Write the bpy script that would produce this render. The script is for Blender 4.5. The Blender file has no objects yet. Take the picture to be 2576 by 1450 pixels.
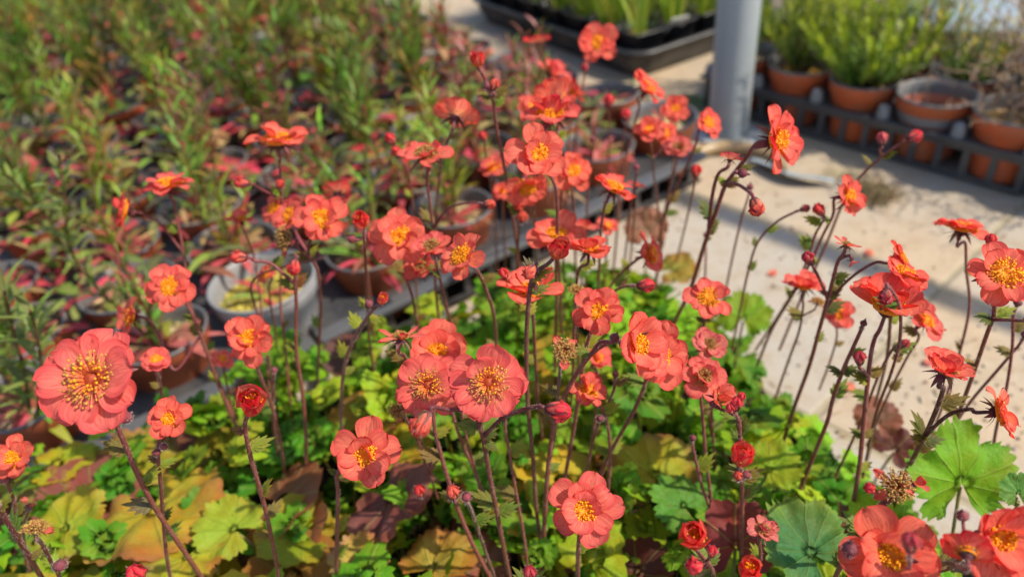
import bpy, math, random
from mathutils import Vector, Matrix, noise
random.seed(7)
PI = math.pi
scene = bpy.context.scene
COL = scene.collection

# ------------------------------------------------------------------ camera
CAM_H = .58; PITCH = math.radians(36); ROLL = math.radians(6); FPX = 1860.0   # photo read at 2575 x 1450
FW = Vector((0, math.cos(PITCH), -math.sin(PITCH)))
R0 = Vector((1, 0, 0)); U0 = R0.cross(FW)
RT = R0*math.cos(ROLL) - U0*math.sin(ROLL)
UP = R0*math.sin(ROLL) + U0*math.cos(ROLL)
CAM = Vector((0, 0, CAM_H))
def ray(px, py): return FW + RT*((px-1287.5)/FPX) + UP*((725-py)/FPX)
def P(px, py, d): return CAM + ray(px, py)*d
def Gd(px, py, z):
    r = ray(px, py); return (z-CAM_H)/r.z
def G(px, py, z): return P(px, py, Gd(px, py, z))
def proj(p):
    v = Vector(p)-CAM; d = v.dot(FW)
    return (1287.5+FPX*v.dot(RT)/d, 725-FPX*v.dot(UP)/d, d)
cam_data = bpy.data.cameras.new("camera"); cam = bpy.data.objects.new("camera", cam_data); COL.objects.link(cam)
cam_data.sensor_width = 36; cam_data.lens = 36*FPX/2575; cam_data.clip_start = .02; cam_data.clip_end = 200
cam.matrix_world = Matrix.Translation(CAM) @ Matrix((RT, UP, -FW)).transposed().to_4x4()
cam_data.dof.use_dof = True; cam_data.dof.focus_distance = .375; cam_data.dof.aperture_fstop = 5.3
scene.camera = cam

# ------------------------------------------------------------------ mesh building
class MB:
    def __init__(s): s.v = []; s.f = []; s.c = []; s.uv = []; s.m = []
    def vert(s, p, c=(1, 1, 1), uv=(0, 0)):
        s.v.append((p[0], p[1], p[2])); s.c.append(c); s.uv.append(uv); return len(s.v)-1
    def face(s, *i, m=0): s.f.append(i); s.m.append(m)
    def grid(s, rows, m=0, close=False):
        # rows: list of lists of indices
        for a, b in zip(rows, rows[1:]):
            n = len(a)
            for k in range(n if close else n-1):
                s.f.append((a[k], a[(k+1) % n], b[(k+1) % n], b[k])); s.m.append(m)
    def tube(s, pts, rad, c=(1, 1, 1), n=6, m=0, cap=True, c2=None):
        rows = []; N = len(pts); L = 0
        up = Vector((.3, .9, .2))
        for i, p in enumerate(pts):
            p = Vector(p)
            t = (Vector(pts[min(i+1, N-1)])-Vector(pts[max(i-1, 0)])).normalized()
            a = t.cross(up)
            if a.length < .05: a = t.cross(Vector((1, 0, 0)))
            a.normalize(); b = t.cross(a)
            r = rad(i/(N-1)) if callable(rad) else rad
            if i: L += (p-Vector(pts[i-1])).length
            cc = c if c2 is None else tuple(c[k]*(1-i/(N-1))+c2[k]*i/(N-1) for k in range(3))
            rows.append([s.vert(p+a*(math.cos(2*PI*k/n)*r)+b*(math.sin(2*PI*k/n)*r), cc, (k/n, L*50)) for k in range(n)])
        s.grid(rows, m, True)
        if cap:
            s.f.append(tuple(rows[0])); s.m.append(m); s.f.append(tuple(reversed(rows[-1]))); s.m.append(m)
        return rows
    def lathe(s, prof, M=Matrix(), n=28, c=(1, 1, 1), m=0, wob=0):
        rows = []
        for (r, z) in prof:
            rows.append([s.vert(M @ Vector((r*math.cos(2*PI*k/n), r*math.sin(2*PI*k/n), z)), c, (k/n*6, z*20)) for k in range(n)])
        s.grid(rows, m, True)
    def box(s, M, a, b, c=(1, 1, 1), m=0):
        x0, y0, z0 = a; x1, y1, z1 = b
        i = [s.vert(M @ Vector(q), c, (q[0]*10, q[1]*10)) for q in ((x0,y0,z0),(x1,y0,z0),(x1,y1,z0),(x0,y1,z0),(x0,y0,z1),(x1,y0,z1),(x1,y1,z1),(x0,y1,z1))]
        for q in ((0,3,2,1),(4,5,6,7),(0,1,5,4),(1,2,6,5),(2,3,7,6),(3,0,4,7)): s.face(*[i[k] for k in q], m=m)
    def build(s, name, mats, parent=None, origin=None, smooth=True, bevel=0):
        me = bpy.data.meshes.new(name)
        o = Vector(origin) if origin is not None else Vector((0, 0, 0))
        me.from_pydata([(x-o.x, y-o.y, z-o.z) for x, y, z in s.v], [], s.f)
        ca = me.color_attributes.new("Col", 'FLOAT_COLOR', 'POINT')
        flat = []
        for c in s.c: flat += [c[0], c[1], c[2], 1.0]
        ca.data.foreach_set("color", flat)
        uvl = me.uv_layers.new(name="UVMap")
        li = [0]*len(me.loops); me.loops.foreach_get("vertex_index", li)
        fl = []
        for i in li: fl += s.uv[i]
        uvl.data.foreach_set("uv", fl)
        if not isinstance(mats, (list, tuple)): mats = [mats]
        for mt in mats: me.materials.append(mt)
        if len(mats) > 1: me.polygons.foreach_set("material_index", s.m)
        me.polygons.foreach_set("use_smooth", [smooth]*len(me.polygons))
        me.update()
        ob = bpy.data.objects.new(name, me); COL.objects.link(ob)
        if parent is not None: ob.parent = parent
        ob.location = (0, 0, 0) if (parent is not None and origin is not None) else o
        if bevel:
            b = ob.modifiers.new("bevel", 'BEVEL'); b.width = bevel; b.segments = 2; b.limit_method = 'ANGLE'
        return ob
def empty(name, loc=(0, 0, 0), rz=0):
    o = bpy.data.objects.new(name, None); COL.objects.link(o); o.location = loc; o.rotation_euler = (0, 0, rz)
    o.empty_display_size = .01; return o
def tag(o, label=None, cat=None, group=None, kind=None):
    if label: o["label"] = label
    if cat: o["category"] = cat
    if group: o["group"] = group
    if kind: o["kind"] = kind
    return o
def copy_tree(o, parent=None):
    c = o.copy(); COL.objects.link(c)
    if parent is not None: c.parent = parent
    for ch in list(o.children): copy_tree(ch, c)
    return c
def mixc(a, b, t): return tuple(a[i]*(1-t)+b[i]*t for i in range(3))
def jit(c, a=.12):
    k = 1+random.uniform(-a, a); return tuple(max(0, min(1, x*k*(1+random.uniform(-a, a)*.5))) for x in c)

# ------------------------------------------------------------------ materials
def mat(name):
    m = bpy.data.materials.new(name); m.use_nodes = True; nt = m.node_tree; nt.nodes.clear()
    out = nt.nodes.new('ShaderNodeOutputMaterial'); return m, nt, out
class NT:
    def __init__(s, nt): s.nt = nt
    def n(s, typ, **kw):
        x = s.nt.nodes.new(typ)
        ins = kw.pop('ins', {})
        for k, v in kw.items(): setattr(x, k, v)
        for k, v in ins.items():
            if isinstance(v, bpy.types.NodeSocket): s.nt.links.new(v, x.inputs[k])
            else: x.inputs[k].default_value = v
        return x
    def link(s, a, b): s.nt.links.new(a, b)
    def math(s, op, a, b=0.0, clamp=False):
        x = s.n('ShaderNodeMath', operation=op, use_clamp=clamp, ins={0: a, 1: b}); return x.outputs[0]
    def mix(s, f, a, b, mode='MIX'):
        x = s.n('ShaderNodeMix', data_type='RGBA', blend_type=mode)
        for sock, v in ((x.inputs[0], f), (x.inputs[6], a), (x.inputs[7], b)):
            if isinstance(v, bpy.types.NodeSocket): s.link(v, sock)
            elif isinstance(v, (int, float)): sock.default_value = v
            else: sock.default_value = (v[0], v[1], v[2], 1)
        return x.outputs[2]
    def noise(s, vec, scale, detail=2, rough=.5):
        x = s.n('ShaderNodeTexNoise', ins={'Scale': scale, 'Detail': detail, 'Roughness': rough})
        if vec is not None: s.link(vec, x.inputs['Vector'])
        return x.outputs[0]
    def ramp(s, f, a, b):
        x = s.n('ShaderNodeMapRange', ins={0: f, 1: a, 2: b}); x.clamp = True; return x.outputs[0]
    def bump(s, h, strength, dist):
        return s.n('ShaderNodeBump', ins={'Height': h, 'Strength': strength, 'Distance': dist}).outputs[0]
def surf(name, trans=0.0, rough=.5, build=None, spec=.4, tint=None, sheen=0):
    m, nt, out = mat(name); g = NT(nt)
    col = g.n('ShaderNodeAttribute', attribute_name='Col').outputs[0]
    nrm = None
    if build: col, nrm = build(g, col)
    pr = g.n('ShaderNodeBsdfPrincipled', ins={'Base Color': col, 'Roughness': rough, 'Specular IOR Level': spec})
    if sheen: pr.inputs['Sheen Weight'].default_value = sheen
    if nrm is not None: g.link(nrm, pr.inputs['Normal'])
    sh = pr.outputs[0]
    if trans:
        tc = col if tint is None else g.mix(1.0, col, tint, 'MULTIPLY')
        tr = g.n('ShaderNodeBsdfTranslucent', ins={'Color': tc})
        if nrm is not None: g.link(nrm, tr.inputs['Normal'])
        mx = g.n('ShaderNodeMixShader', ins={0: trans, 1: sh, 2: tr.outputs[0]}); sh = mx.outputs[0]
    g.link(sh, out.inputs[0]); return m

def b_petal(g, col):
    uv = g.n('ShaderNodeUVMap').outputs[0]
    sp = g.n('ShaderNodeSeparateXYZ', ins={0: uv})
    s, t = sp.outputs[0], sp.outputs[1]
    vec = g.n('ShaderNodeCombineXYZ', ins={0: g.math('MULTIPLY', s, 11.0), 1: g.math('MULTIPLY', t, 1.1), 2: 0.0}).outputs[0]
    n1 = g.noise(vec, 1.0, 3, .6)
    vein = g.ramp(g.math('ABSOLUTE', g.math('SUBTRACT', n1, .5)), .06, .0)
    tt = g.math('FRACT', t)
    vein = g.math('MULTIPLY', vein, g.ramp(tt, .02, .3))
    dark = g.mix(1.0, col, (.62, .16, .26), 'MULTIPLY')
    c = g.mix(g.math('MULTIPLY', vein, .68), col, dark)
    blot = g.noise(g.n('ShaderNodeTexCoord').outputs['Object'], 130, 3)
    c = g.mix(g.math('MULTIPLY', g.ramp(blot, .45, .75), .6), c, g.mix(1.0, c, (1.0, .80, 1.0), 'MULTIPLY'))
    back = g.n('ShaderNodeNewGeometry').outputs['Backfacing']
    pale = g.mix(.26, c, (.95, .36, .25))
    c = g.mix(back, c, pale)
    h = g.math('SUBTRACT', g.noise(vec, .6, 3), g.math('MULTIPLY', vein, .25))
    return c, g.bump(h, .55, .0012)
M_PETAL = surf("petal", .50, .55, b_petal, .12, tint=(1.08, .86, .70))
def b_leaf(g, col):
    # u = lobe number, v = distance from the stalk: pale main veins on whole numbers of u
    uv = g.n('ShaderNodeUVMap').outputs[0]
    sp = g.n('ShaderNodeSeparateXYZ', ins={0: uv}); u, v = sp.outputs[0], sp.outputs[1]
    d = g.math('ABSOLUTE', g.math('SUBTRACT', g.math('FRACT', g.math('ADD', u, .5)), .5))
    d = g.math('MULTIPLY', d, g.math('ADD', v, .15))
    main = g.ramp(d, .055, .01)
    oc = g.n('ShaderNodeTexCoord').outputs['Object']
    vo = g.n('ShaderNodeTexVoronoi', feature='DISTANCE_TO_EDGE', ins={'Vector': oc, 'Scale': 330.0}).outputs[0]
    net = g.ramp(vo, .09, .0)
    blot = g.noise(oc, 60, 3)
    c = g.mix(g.ramp(blot, .4, .72), col, g.mix(1.0, col, (1.25, .8, .6), 'MULTIPLY'))
    c = g.mix(g.math('MULTIPLY', main, .45), c, g.mix(.5, c, (.45, .5, .12)))
    spots = g.ramp(g.noise(oc, 240, 3, .7), .62, .70)
    c = g.mix(g.math('MULTIPLY', spots, .55), c, (.16, .08, .03))
    c = g.mix(g.math('MULTIPLY', g.ramp(g.noise(oc, 420, 2), .45, .7), .25), c, g.mix(1.0, c, (.55, .6, .5), 'MULTIPLY'))
    h = g.math('SUBTRACT', g.math('MULTIPLY', g.noise(oc, 170, 2), 1.0), g.math('ADD', g.math('MULTIPLY', main, .8), g.math('MULTIPLY', net, .12)))
    return c, g.bump(h, .55, .0016)
M_LEAF = surf("leaf", .45, .55, b_leaf, .22, tint=(1.2, 1.15, .45))
def b_grain(g, col):
    oc = g.n('ShaderNodeTexCoord').outputs['Object']
    n = g.noise(oc, 900, 2); n2 = g.noise(oc, 160, 3)
    c = g.mix(g.ramp(n, .35, .65), g.mix(1.0, col, (.72, .66, .66), 'MULTIPLY'), col)
    c = g.mix(g.math('MULTIPLY', g.ramp(n2, .5, .7), .35), c, (.30, .16, .14))
    return c, g.bump(n, .5, .0004)
M_STALK = surf("stalk_skin", 0, .55, b_grain, .25)
M_SEPAL = surf("sepal_skin", .15, .6, b_grain, .2)
M_ANTHER = surf("anther", .12, .6, None, .3)
M_BLADE = surf("blade", .35, .5, None, .35, tint=(1.1, 1.1, .6))
def b_hair(g, col): return col, None
M_HAIR = surf("hair", .5, .6, b_hair, .3)
def b_plastic(scale, amt, dirt, bumpk=.3):
    def f(g, col):
        oc = g.n('ShaderNodeTexCoord').outputs['Object']
        n = g.noise(oc, scale, 4, .6); n2 = g.noise(oc, scale*9, 3)
        c = g.mix(g.math('MULTIPLY', g.ramp(n, .42, .72), amt), col, dirt)
        c = g.mix(g.math('MULTIPLY', g.ramp(n2, .55, .75), amt*.6), c, dirt)
        return c, g.bump(n2, bumpk, .0008)
    return f
M_POT = surf("pot_plastic", 0, .42, b_plastic(22, .45, (.22, .15, .10)), .45)
M_TRAY = surf("tray_plastic", 0, .4, b_plastic(18, .5, (.12, .105, .09)), .5)
M_METAL = surf("galvanised_steel", 0, .38, b_plastic(9, .35, (.36, .37, .37)), .6)
M_CARD = surf("plastic_card", .1, .5, b_plastic(40, .2, (.4, .38, .33)), .4)
def b_gravel(g, col):
    oc = g.n('ShaderNodeTexCoord').outputs['Object']
    v = g.n('ShaderNodeTexVoronoi', ins={'Vector': oc, 'Scale': 210.0})
    cell = g.n('ShaderNodeSeparateXYZ', ins={0: v.outputs['Color']}).outputs[0]
    n = g.noise(oc, 30, 3)
    c = g.mix(g.ramp(cell, 0, 1), g.mix(1.0, col, (.38, .3, .22), 'MULTIPLY'), g.mix(1.0, col, (1.35, 1.3, 1.2), 'MULTIPLY'))
    c = g.mix(g.math('MULTIPLY', g.ramp(n, .5, .65), .5), c, (.20, .17, .03))
    h = g.math('SUBTRACT', 1.0, v.outputs['Distance'])
    return c, g.bump(h, 1.0, .003)
M_GRAVEL = surf("potting_grit", 0, .85, b_gravel, .2)
# ------------------------------------------------------------------ flowers
CC = dict(coral=(.93, .052, .036), pink=(.85, .036, .115), salmon=(.94, .15, .085), red=(.46, .006, .012), orange=(.94, .070, .010),
          deep=(.72, .010, .018), purple=(.30, .050, .14), peach=(.94, .27, .15), rose=(.91, .068, .100), lilac=(.46, .19, .27))
YEL = (.95, .30, .01)
SEP = (.13, .035, .045); SEPG = (.16, .15, .06)
STK = (.20, .045, .050)
def basis(axis, spin=0.0):
    z = Vector(axis).normalized(); x = z.cross(Vector((.13, .21, 1)))
    if x.length < .1: x = z.cross(Vector((1, 0, 0)))
    x.normalize(); y = z.cross(x)
    M = Matrix((x, y, z)).transposed().to_4x4()
    return M @ Matrix.Rotation(spin, 4, 'Z')
PROF = [(0, .13), (.1, .24), (.22, .46), (.38, .74), (.54, .94), (.68, 1.0), (.8, .95), (.89, .80), (.95, .58), (.985, .34), (1.0, .12)]
NARR = [(0, .20), (.12, .34), (.3, .62), (.5, .85), (.68, 1.0), (.8, .9), (.9, .62), (1.0, .1)]
def prof(tab, t):
    for (a, x), (b, y) in zip(tab, tab[1:]):
        if t <= b: return x+(y-x)*(t-a)/(b-a)
    return tab[-1][1]
def petal(mb, M, L, W, th, col, base=YEL, tab=PROF, cup=.25, ruf=.05, r0=.0, z0=0.0, twist=0.0, edge=None, bs=.16, nt=10, ns=8):
    """th: list of inclinations (rad) above the plane along the petal"""
    sd = random.uniform(0, 100); rows = []
    r, z = r0, z0; pt = 0
    ts = [0, .07, .16, .28, .42, .56, .68, .78, .87, .94, 1.0] if nt >= 10 else [i/nt for i in range(nt+1)]
    edge = edge or mixc(col, (.66, .003, .030), .62)
    mid = mixc(col, (1.0, .36, .21), .60)  # paler salmon middle, partly the sunlit highlight put into the petal colour
    notch = random.uniform(0, .10)
    for t in ts:
        k = t*(len(th)-1); i = min(int(k), len(th)-2); a = th[i]+(th[i+1]-th[i])*(k-i)
        dr = (t-pt)*L; r += dr*math.cos(a); z += dr*math.sin(a); pt = t
        w = prof(tab, t)*W*.5; row = []
        for j in range(ns+1):
            s = -1+2*j/ns
            rr = noise.noise(Vector((s*2.3+sd, t*1.4, sd)))
            r2 = noise.noise(Vector((s*5+sd, t*2, sd+9)))
            up = cup*w*s*s + ruf*L*(rr*1.2+r2*.55)*(.25+t)*t + twist*s*w
            # the rounded far edge curls back along the rim; a shallow notch at the tip
            ex = -notch*L*max(0, 1-abs(s)*2.2)*(t**6) + ruf*.5*L*r2*t**4
            rl = (r+ex*math.cos(a)) ; zl = z+ex*math.sin(a)
            nx, nz = -math.sin(a), math.cos(a)
            p = Vector((rl+nx*up, s*w*(1+.05*rr), zl+nz*up))
            c = mixc(mid, edge, min(1, abs(s)**2.2*.7+max(0, t-.30)**1.6*1.25))
            if t < bs*3.2: c = mixc(base, c, min(1, max(0, (t-bs*.35)/(bs*2.7)))**.6)
            row.append(mb.vert(M @ p, c, (s*.5+sd, math.floor(sd)+t*.999)))
        rows.append(row)
    mb.grid(rows)
def blob(mb, p, r, c, M=None, st=1.5):
    ax = (Vector((0, 0, 1)) if M is None else (M.to_3x3() @ Vector((0, 0, 1)))).normalized()
    a = ax.orthogonal().normalized(); b = ax.cross(a)
    i = [mb.vert(p+v*r, c) for v in (a, b, -a, -b)]
    t = mb.vert(p+ax*r*st*.6, c); q = mb.vert(p-ax*r*st*.6, mixc(c, (0, 0, 0), .25))
    for k in range(4):
        mb.face(i[k], i[(k+1) % 4], t); mb.face(i[(k+1) % 4], i[k], q)
def stamens(mb, M, R, kind, n, z0=0.0):
    """kind: young (tight yellow dome), mature (long spreading filaments), old (brown)"""
    for i in range(n):
        q = (i+.5)/n; a = i*2.39996+random.uniform(-.3, .3)
        if kind == 'young': rr = .10+.40*math.sqrt(q); h = .30-.22*q**1.2
        elif kind == 'mid': rr = .12+.45*math.sqrt(q); h = .32-.24*q
        elif kind == 'mature': rr = .17+.38*q**.75; h = .32-.22*q
        else: rr = .08+.40*q**.6; h = .34-.20*q
        rr *= random.uniform(.9, 1.1); h *= random.uniform(.8, 1.15)
        tip = M @ Vector((math.cos(a)*rr*R, math.sin(a)*rr*R, z0+h*R))
        b0 = M @ Vector((math.cos(a)*.09*R, math.sin(a)*.09*R, z0+.02*R))
        md = M @ Vector((math.cos(a)*(rr*.55+.02)*R, math.sin(a)*(rr*.55+.02)*R, z0+h*R*(.75 if kind != 'old' else .85)))
        if kind == 'young': fc, ac = (.85, .28, .006), jit((.95, .39, .006), .14)
        elif kind == 'mid': fc, ac = (.88, .33, .02), jit((.90, .38, .008), .2)
        elif kind == 'mature':
            fc = mixc((.72, .16, .03), (.80, .26, .14), min(1, q*1.3)); ac = jit((.50, .28, .05) if q > .30 else (.78, .34, .01), .3)
        else: fc, ac = jit((.42, .16, .06), .3), jit((.46, .27, .07), .35)
        s = R*(.036 if kind in ('young', 'mid') else .027); w = R*.011
        sd = (M.to_3x3() @ Vector((-math.sin(a), math.cos(a), 0)))*w
        up = (M.to_3x3() @ Vector((0, 0, 1)))*w
        for off in (sd, up):
            i0 = [mb.vert(b0-off, fc), mb.vert(b0+off, fc), mb.vert(md+off, fc), mb.vert(md-off, fc), mb.vert(tip+off*.6, fc), mb.vert(tip-off*.6, fc)]
            mb.face(i0[0], i0[1], i0[2], i0[3]); mb.face(i0[3], i0[2], i0[4], i0[5])
        if kind == 'old':
            d = Vector((random.uniform(-1, 1), random.uniform(-1, 1), random.uniform(-.3, 1))).normalized()*s*2.2
            mb.tube([tip, tip+d*.5+up*1.5, tip+d], s*.62, ac, 4)
        else: blob(mb, tip, s*random.uniform(.8, 1.25), ac, basis((M.to_3x3() @ Vector((math.cos(a), math.sin(a), .6))), random.uniform(0, 3)), 2.0)
def sepal(mb, M, L, W, th, c, r0=.0, z0=0.0, tipc=None):
    rows = []; r, z = r0, z0; pt = 0
    for t in (0, .2, .45, .7, .88, 1):
        k = t*(len(th)-1); i = min(int(k), len(th)-2); a = th[i]+(th[i+1]-th[i])*(k-i)
        d = (t-pt)*L; r += d*math.cos(a); z += d*math.sin(a); pt = t
        w = W*.5*(1-t)**.75*(1 if t > .1 else .9)+L*.006
        cc = c if tipc is None else mixc(c, tipc, t)
        rows.append([mb.vert(M @ Vector((r-math.sin(a)*-.12*w*0, s*w, z+abs(s)*w*.25)), cc, (s, t)) for s in (-1, 0, 1)])
    mb.grid(rows)
    return
def hairs(mb, pts, rad, n, ln, c=(.55, .42, .40)):
    N = len(pts)
    for _ in range(n):
        k = random.uniform(0, N-1.001); i = int(k); f = k-i
        a = Vector(pts[i]); b = Vector(pts[i+1]); p = a.lerp(b, f); t = (b-a).normalized()
        d = Vector((random.gauss(0, 1), random.gauss(0, 1), random.gauss(0, 1))); d -= t*d.dot(t)
        if d.length < 1e-4: continue
        d.normalize(); r = rad(k/(N-1)) if callable(rad) else rad
        o = p+d*r*.9; w = t.cross(d)*.00007
        e = o+d*ln*random.uniform(.5, 1.2)+t*random.uniform(-.4, .4)*ln
        mb.face(mb.vert(o-w, c), mb.vert(o+w, c), mb.vert(e, c), m=1)
def head_meshes(root, org, kind, C, axis, R, colour, sd=0, near=True, drop=None):
    """C: centre of the flower, R: its radius in metres. Returns attachment point, builds blossom > petals, stamens, sepals"""
    M = Matrix.Translation(C) @ basis(axis, random.uniform(0, 2*PI))
    col = mixc(CC[colour], random.choice([CC['peach'], CC['salmon'], CC['pink'], CC['pink'], CC['orange'], CC['deep']]), random.uniform(0, .5)) if colour in ('coral', 'rose', 'salmon') else CC[colour]
    ax = Vector(axis).normalized()
    rad = math.radians
    if kind in ('bud', 'budlet', 'palebud', 'redbud'):
        b = MB(); s = MB()
        Lp = R*1.9; base = M @ Vector((0, 0, -R*.9)); MM = Matrix.Translation(base-Vector(C)) @ M
        bc = col
        if kind != 'budlet':
            for k in range(5):
                Mr = MM @ Matrix.Rotation(k*2*PI/5+.3, 4, 'Z')
                petal(b, Mr, R*2.65, R*1.75, [rad(20), rad(62), rad(92), rad(112), rad(150)], jit(bc, .12), base=mixc(bc, (.85, .5, .3), .3), cup=.75, ruf=.02, r0=R*.12, twist=.45, bs=.08)
        else:
            b.lathe([(.02*R, 0), (.55*R, .15*R), (.92*R, .6*R), (.88*R, 1.1*R), (.5*R, 1.6*R), (.05*R, 1.85*R)], MM, 10, jit((.22, .05, .06), .2))
        nb = b.build('bud', M_PETAL if kind != 'budlet' else M_SEPAL, root, org)
        for k in range(5):
            Mr = MM @ Matrix.Rotation(k*2*PI/5, 4, 'Z')
            sc = random.choice([SEP, SEP, SEPG])
            if kind == 'budlet': th = [rad(15), rad(80), rad(100), rad(95), rad(110)]
            else: th = [rad(8), rad(60), rad(88), rad(95), rad(random.uniform(30, 90))]
            sepal(s, Mr, R*(2.4 if kind != 'budlet' else 2.5), R*.95, th, jit(sc, .2), r0=R*.14, z0=-R*.05, tipc=(.22, .09, .09))
            Mr = MM @ Matrix.Rotation((k+.5)*2*PI/5, 4, 'Z')
            sepal(s, Mr, R*1.7, R*.30, [rad(5), rad(50), rad(70), rad(random.uniform(0, 60))], jit(SEP, .3), r0=R*.14, z0=-R*.06, tipc=(.22, .09, .09))
        if near:
            ax2 = ax
            for _ in range(int(90)):
                a = random.uniform(0, 2*PI); h = random.uniform(.1, 1.5); rr = math.sin(min(1, h/1.7)*PI)*.5+.55
                p = MM @ Vector((math.cos(a)*rr*R, math.sin(a)*rr*R, h*R)); d = (p-(MM @ Vector((0, 0, h*R)))).normalized()
                w = ax2.cross(d)*.00008; e = p+d*R*.28+ax2*R*.1
                s.face(s.vert(p-w, (.5, .38, .36)), s.vert(p+w, (.5, .38, .36)), s.vert(e, (.5, .38, .36)))
        s.build('sepals', M_SEPAL, nb, org)
        return MM @ Vector((0, 0, 0)), ax
    # calyx = the blossom's own mesh
    cx = MB()
    cx.lathe([(.012*R, -.20*R), (.10*R, -.19*R), (.20*R, -.10*R), (.24*R, 0.0), (.16*R, .03*R), (.02*R, .05*R)], M, 12, SEP)
    ssp = (-55, -20) if kind not in ('cup', 'half', 'ball') else (30, 70)
    for k in range(5):
        Mr = M @ Matrix.Rotation(k*2*PI/5+.3, 4, 'Z')
        a = rad(random.uniform(*ssp))
        sepal(cx, Mr, R*.62, R*.26, [rad(-5) if ssp[0] < 0 else rad(30), a, a*1.25], jit(random.choice([SEP, SEPG, SEP]), .25), r0=R*.18, z0=-.05*R, tipc=(.20, .08, .08))
        Mr = M @ Matrix.Rotation((k+.5)*2*PI/5+.3, 4, 'Z')
        a = rad(random.uniform(*ssp))
        sepal(cx, Mr, R*.42, R*.09, [rad(-10) if ssp[0] < 0 else rad(30), a, a], jit(SEP, .25), r0=R*.17, z0=-.08*R)
    bl = cx.build('blossom', M_SEPAL, root, org)
    pm = MB(); sm = MB(); ri = random.uniform
    def ring(n, L, W, th, r0, z0, jt, ph, cl=col, skip=(), **kw):
        for k in range(n):
            if k in skip: continue
            Mr = M @ Matrix.Rotation((k+ph)*2*PI/n+ri(-.10, .10), 4, 'Z')
            t2 = [rad(x+ri(-jt, jt)) for x in th]; d = ri(-jt, jt)
            if kind == 'ball': pass
            elif ri(0, 1) < .10: t2 = [t2[0]]+[x+rad(ri(20, 55)) for x in t2[1:]]
            elif ri(0, 1) < .10: t2[-1] -= rad(ri(25, 60))
            c3 = mixc(cl, random.choice([CC['salmon'], CC['pink'], CC['orange']]), ri(0, .30) if kind != 'mature' else ri(0, .12))
            petal(pm, Mr, L*ri(.86, 1.07), W*ri(.80, 1.10), [x+rad(d) for x in t2], jit(c3, .07), r0=r0*R, z0=z0*R, twist=ri(-.25, .25), **kw)
    n_st = 150 if near else 80
    if kind == 'open':
        ring(5, R*1.02, R*.86, [16, 14, 10, -6], .08, -.03, 10, 0, ruf=.075, cup=.26)
        ring(5, R*.84, R*.70, [34, 28, 20, 0], .08, .03, 12, .5, ruf=.085, cup=.30)
        if ri(0, 1) < .6: ring(5, R*.60, R*.6, [50, 42, 30], .07, .05, 12, .2, skip=random.sample(range(5), 3), ruf=.09, cup=.25)
        stamens(sm, M, R*.92, 'young', n_st, .04*R)
    elif kind == 'flat':
        ring(5, R*1.02, R*.84, [8, 4, 2, -12], .08, -.02, 9, 0, ruf=.085, cup=.24)
        ring(5, R*.84, R*.68, [24, 16, 10, -6], .08, .04, 10, .5, ruf=.09, cup=.26)
        stamens(sm, M, R*.95, 'mid', n_st, .04*R)
    elif kind == 'mature':
        ring(5, R*1.0, R*.98, [6, 3, 0, -14], .08, -.02, 8, 0, ruf=.085, cup=.20, base=(.86, .35, .20), bs=.2)
        ring(5, R*.88, R*.84, [18, 12, 6, -8], .08, .04, 9, .5, ruf=.10, cup=.24, base=(.86, .35, .20), bs=.2)
        stamens(sm, M, R*1.02, 'mature', 165, .03*R)
        sm.lathe([(.20*R, .02*R), (.19*R, .08*R), (.15*R, .15*R), (.08*R, .22*R), (.01*R, .24*R)], M, 10, (.34, .05, .015))
    elif kind == 'brown':        # petals still on, stamens dried
        ring(6, R*.95, R*.80, [20, 10, 12, 5], .08, 0, 12, 0, ruf=.09, cup=.2, tab=NARR if colour == 'purple' else PROF)
        ring(4, R*.70, R*.62, [38, 34, 30], .08, .03, 14, .5, ruf=.1, cup=.3)
        stamens(sm, M, R*.95, 'old', n_st+20, .04*R)
    elif kind == 'cup':
        ring(5, R*1.12, R*1.12, [26, 36, 26, 6], .10, -.05, 11, 0, ruf=.08, cup=.28)
        ring(5, R*.95, R*.92, [46, 52, 38, 18], .09, .0, 11, .5, ruf=.09, cup=.32)
        stamens(sm, M, R*.9, 'young', n_st, .08*R)
    elif kind == 'cupbrown':
        ring(5, R*1.05, R*.95, [25, 42, 30, 12], .10, -.05, 12, 0, ruf=.08, cup=.25, base=(.85, .35, .05))
        ring(4, R*.85, R*.75, [45, 55, 42, 20], .09, .0, 12, .5, ruf=.09, cup=.3, base=(.85, .35, .05))
        stamens(sm, M, R*.85, 'old', 130, .03*R)
    elif kind == 'ball':         # a half opened globe
        R = R*1.3; ring(5, R*1.75, R*1.45, [5, 45, 80, 98, 84], .12, -.35, 8, 0, ruf=.05, cup=.5)
        ring(5, R*1.45, R*1.15, [20, 55, 84, 98, 90], .10, -.3, 9, .5, ruf=.06, cup=.45)
        stamens(sm, M, R*1.25, 'young', 80, .30*R)
    elif kind == 'side':         # loose flat flower
        ring(6, R*1.03, R*.90, [16, 20, 10, -12], .08, 0, 13, 0, ruf=.09, cup=.24)
        ring(5, R*.86, R*.74, [36, 34, 20, 2], .08, .03, 12, .5, ruf=.09, cup=.22)
        stamens(sm, M, R*.95, 'mid', n_st, .06*R)
    elif kind == 'star':
        ring(6, R*1.05, R*.40, [25, 14, 10, 20], .10, 0, 14, 0, tab=NARR, ruf=.04, cup=.4)
        stamens(sm, M, R*.8, 'old', n_st, .05*R)
    elif kind == 'spent':
        keep = drop if drop is not None else 3
        ring(5, R*1.15, R*.62, [-5, -20, -10, 10], .10, 0, 18, 0, tab=NARR, skip=random.sample(range(5), 5-keep), ruf=.12, cup=.5, base=(.8, .35, .2))
        stamens(sm, M, R*1.75, 'old', 210 if near else 110, -.04*R)
    elif kind == 'back':         # seen from behind: pale cup
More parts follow.
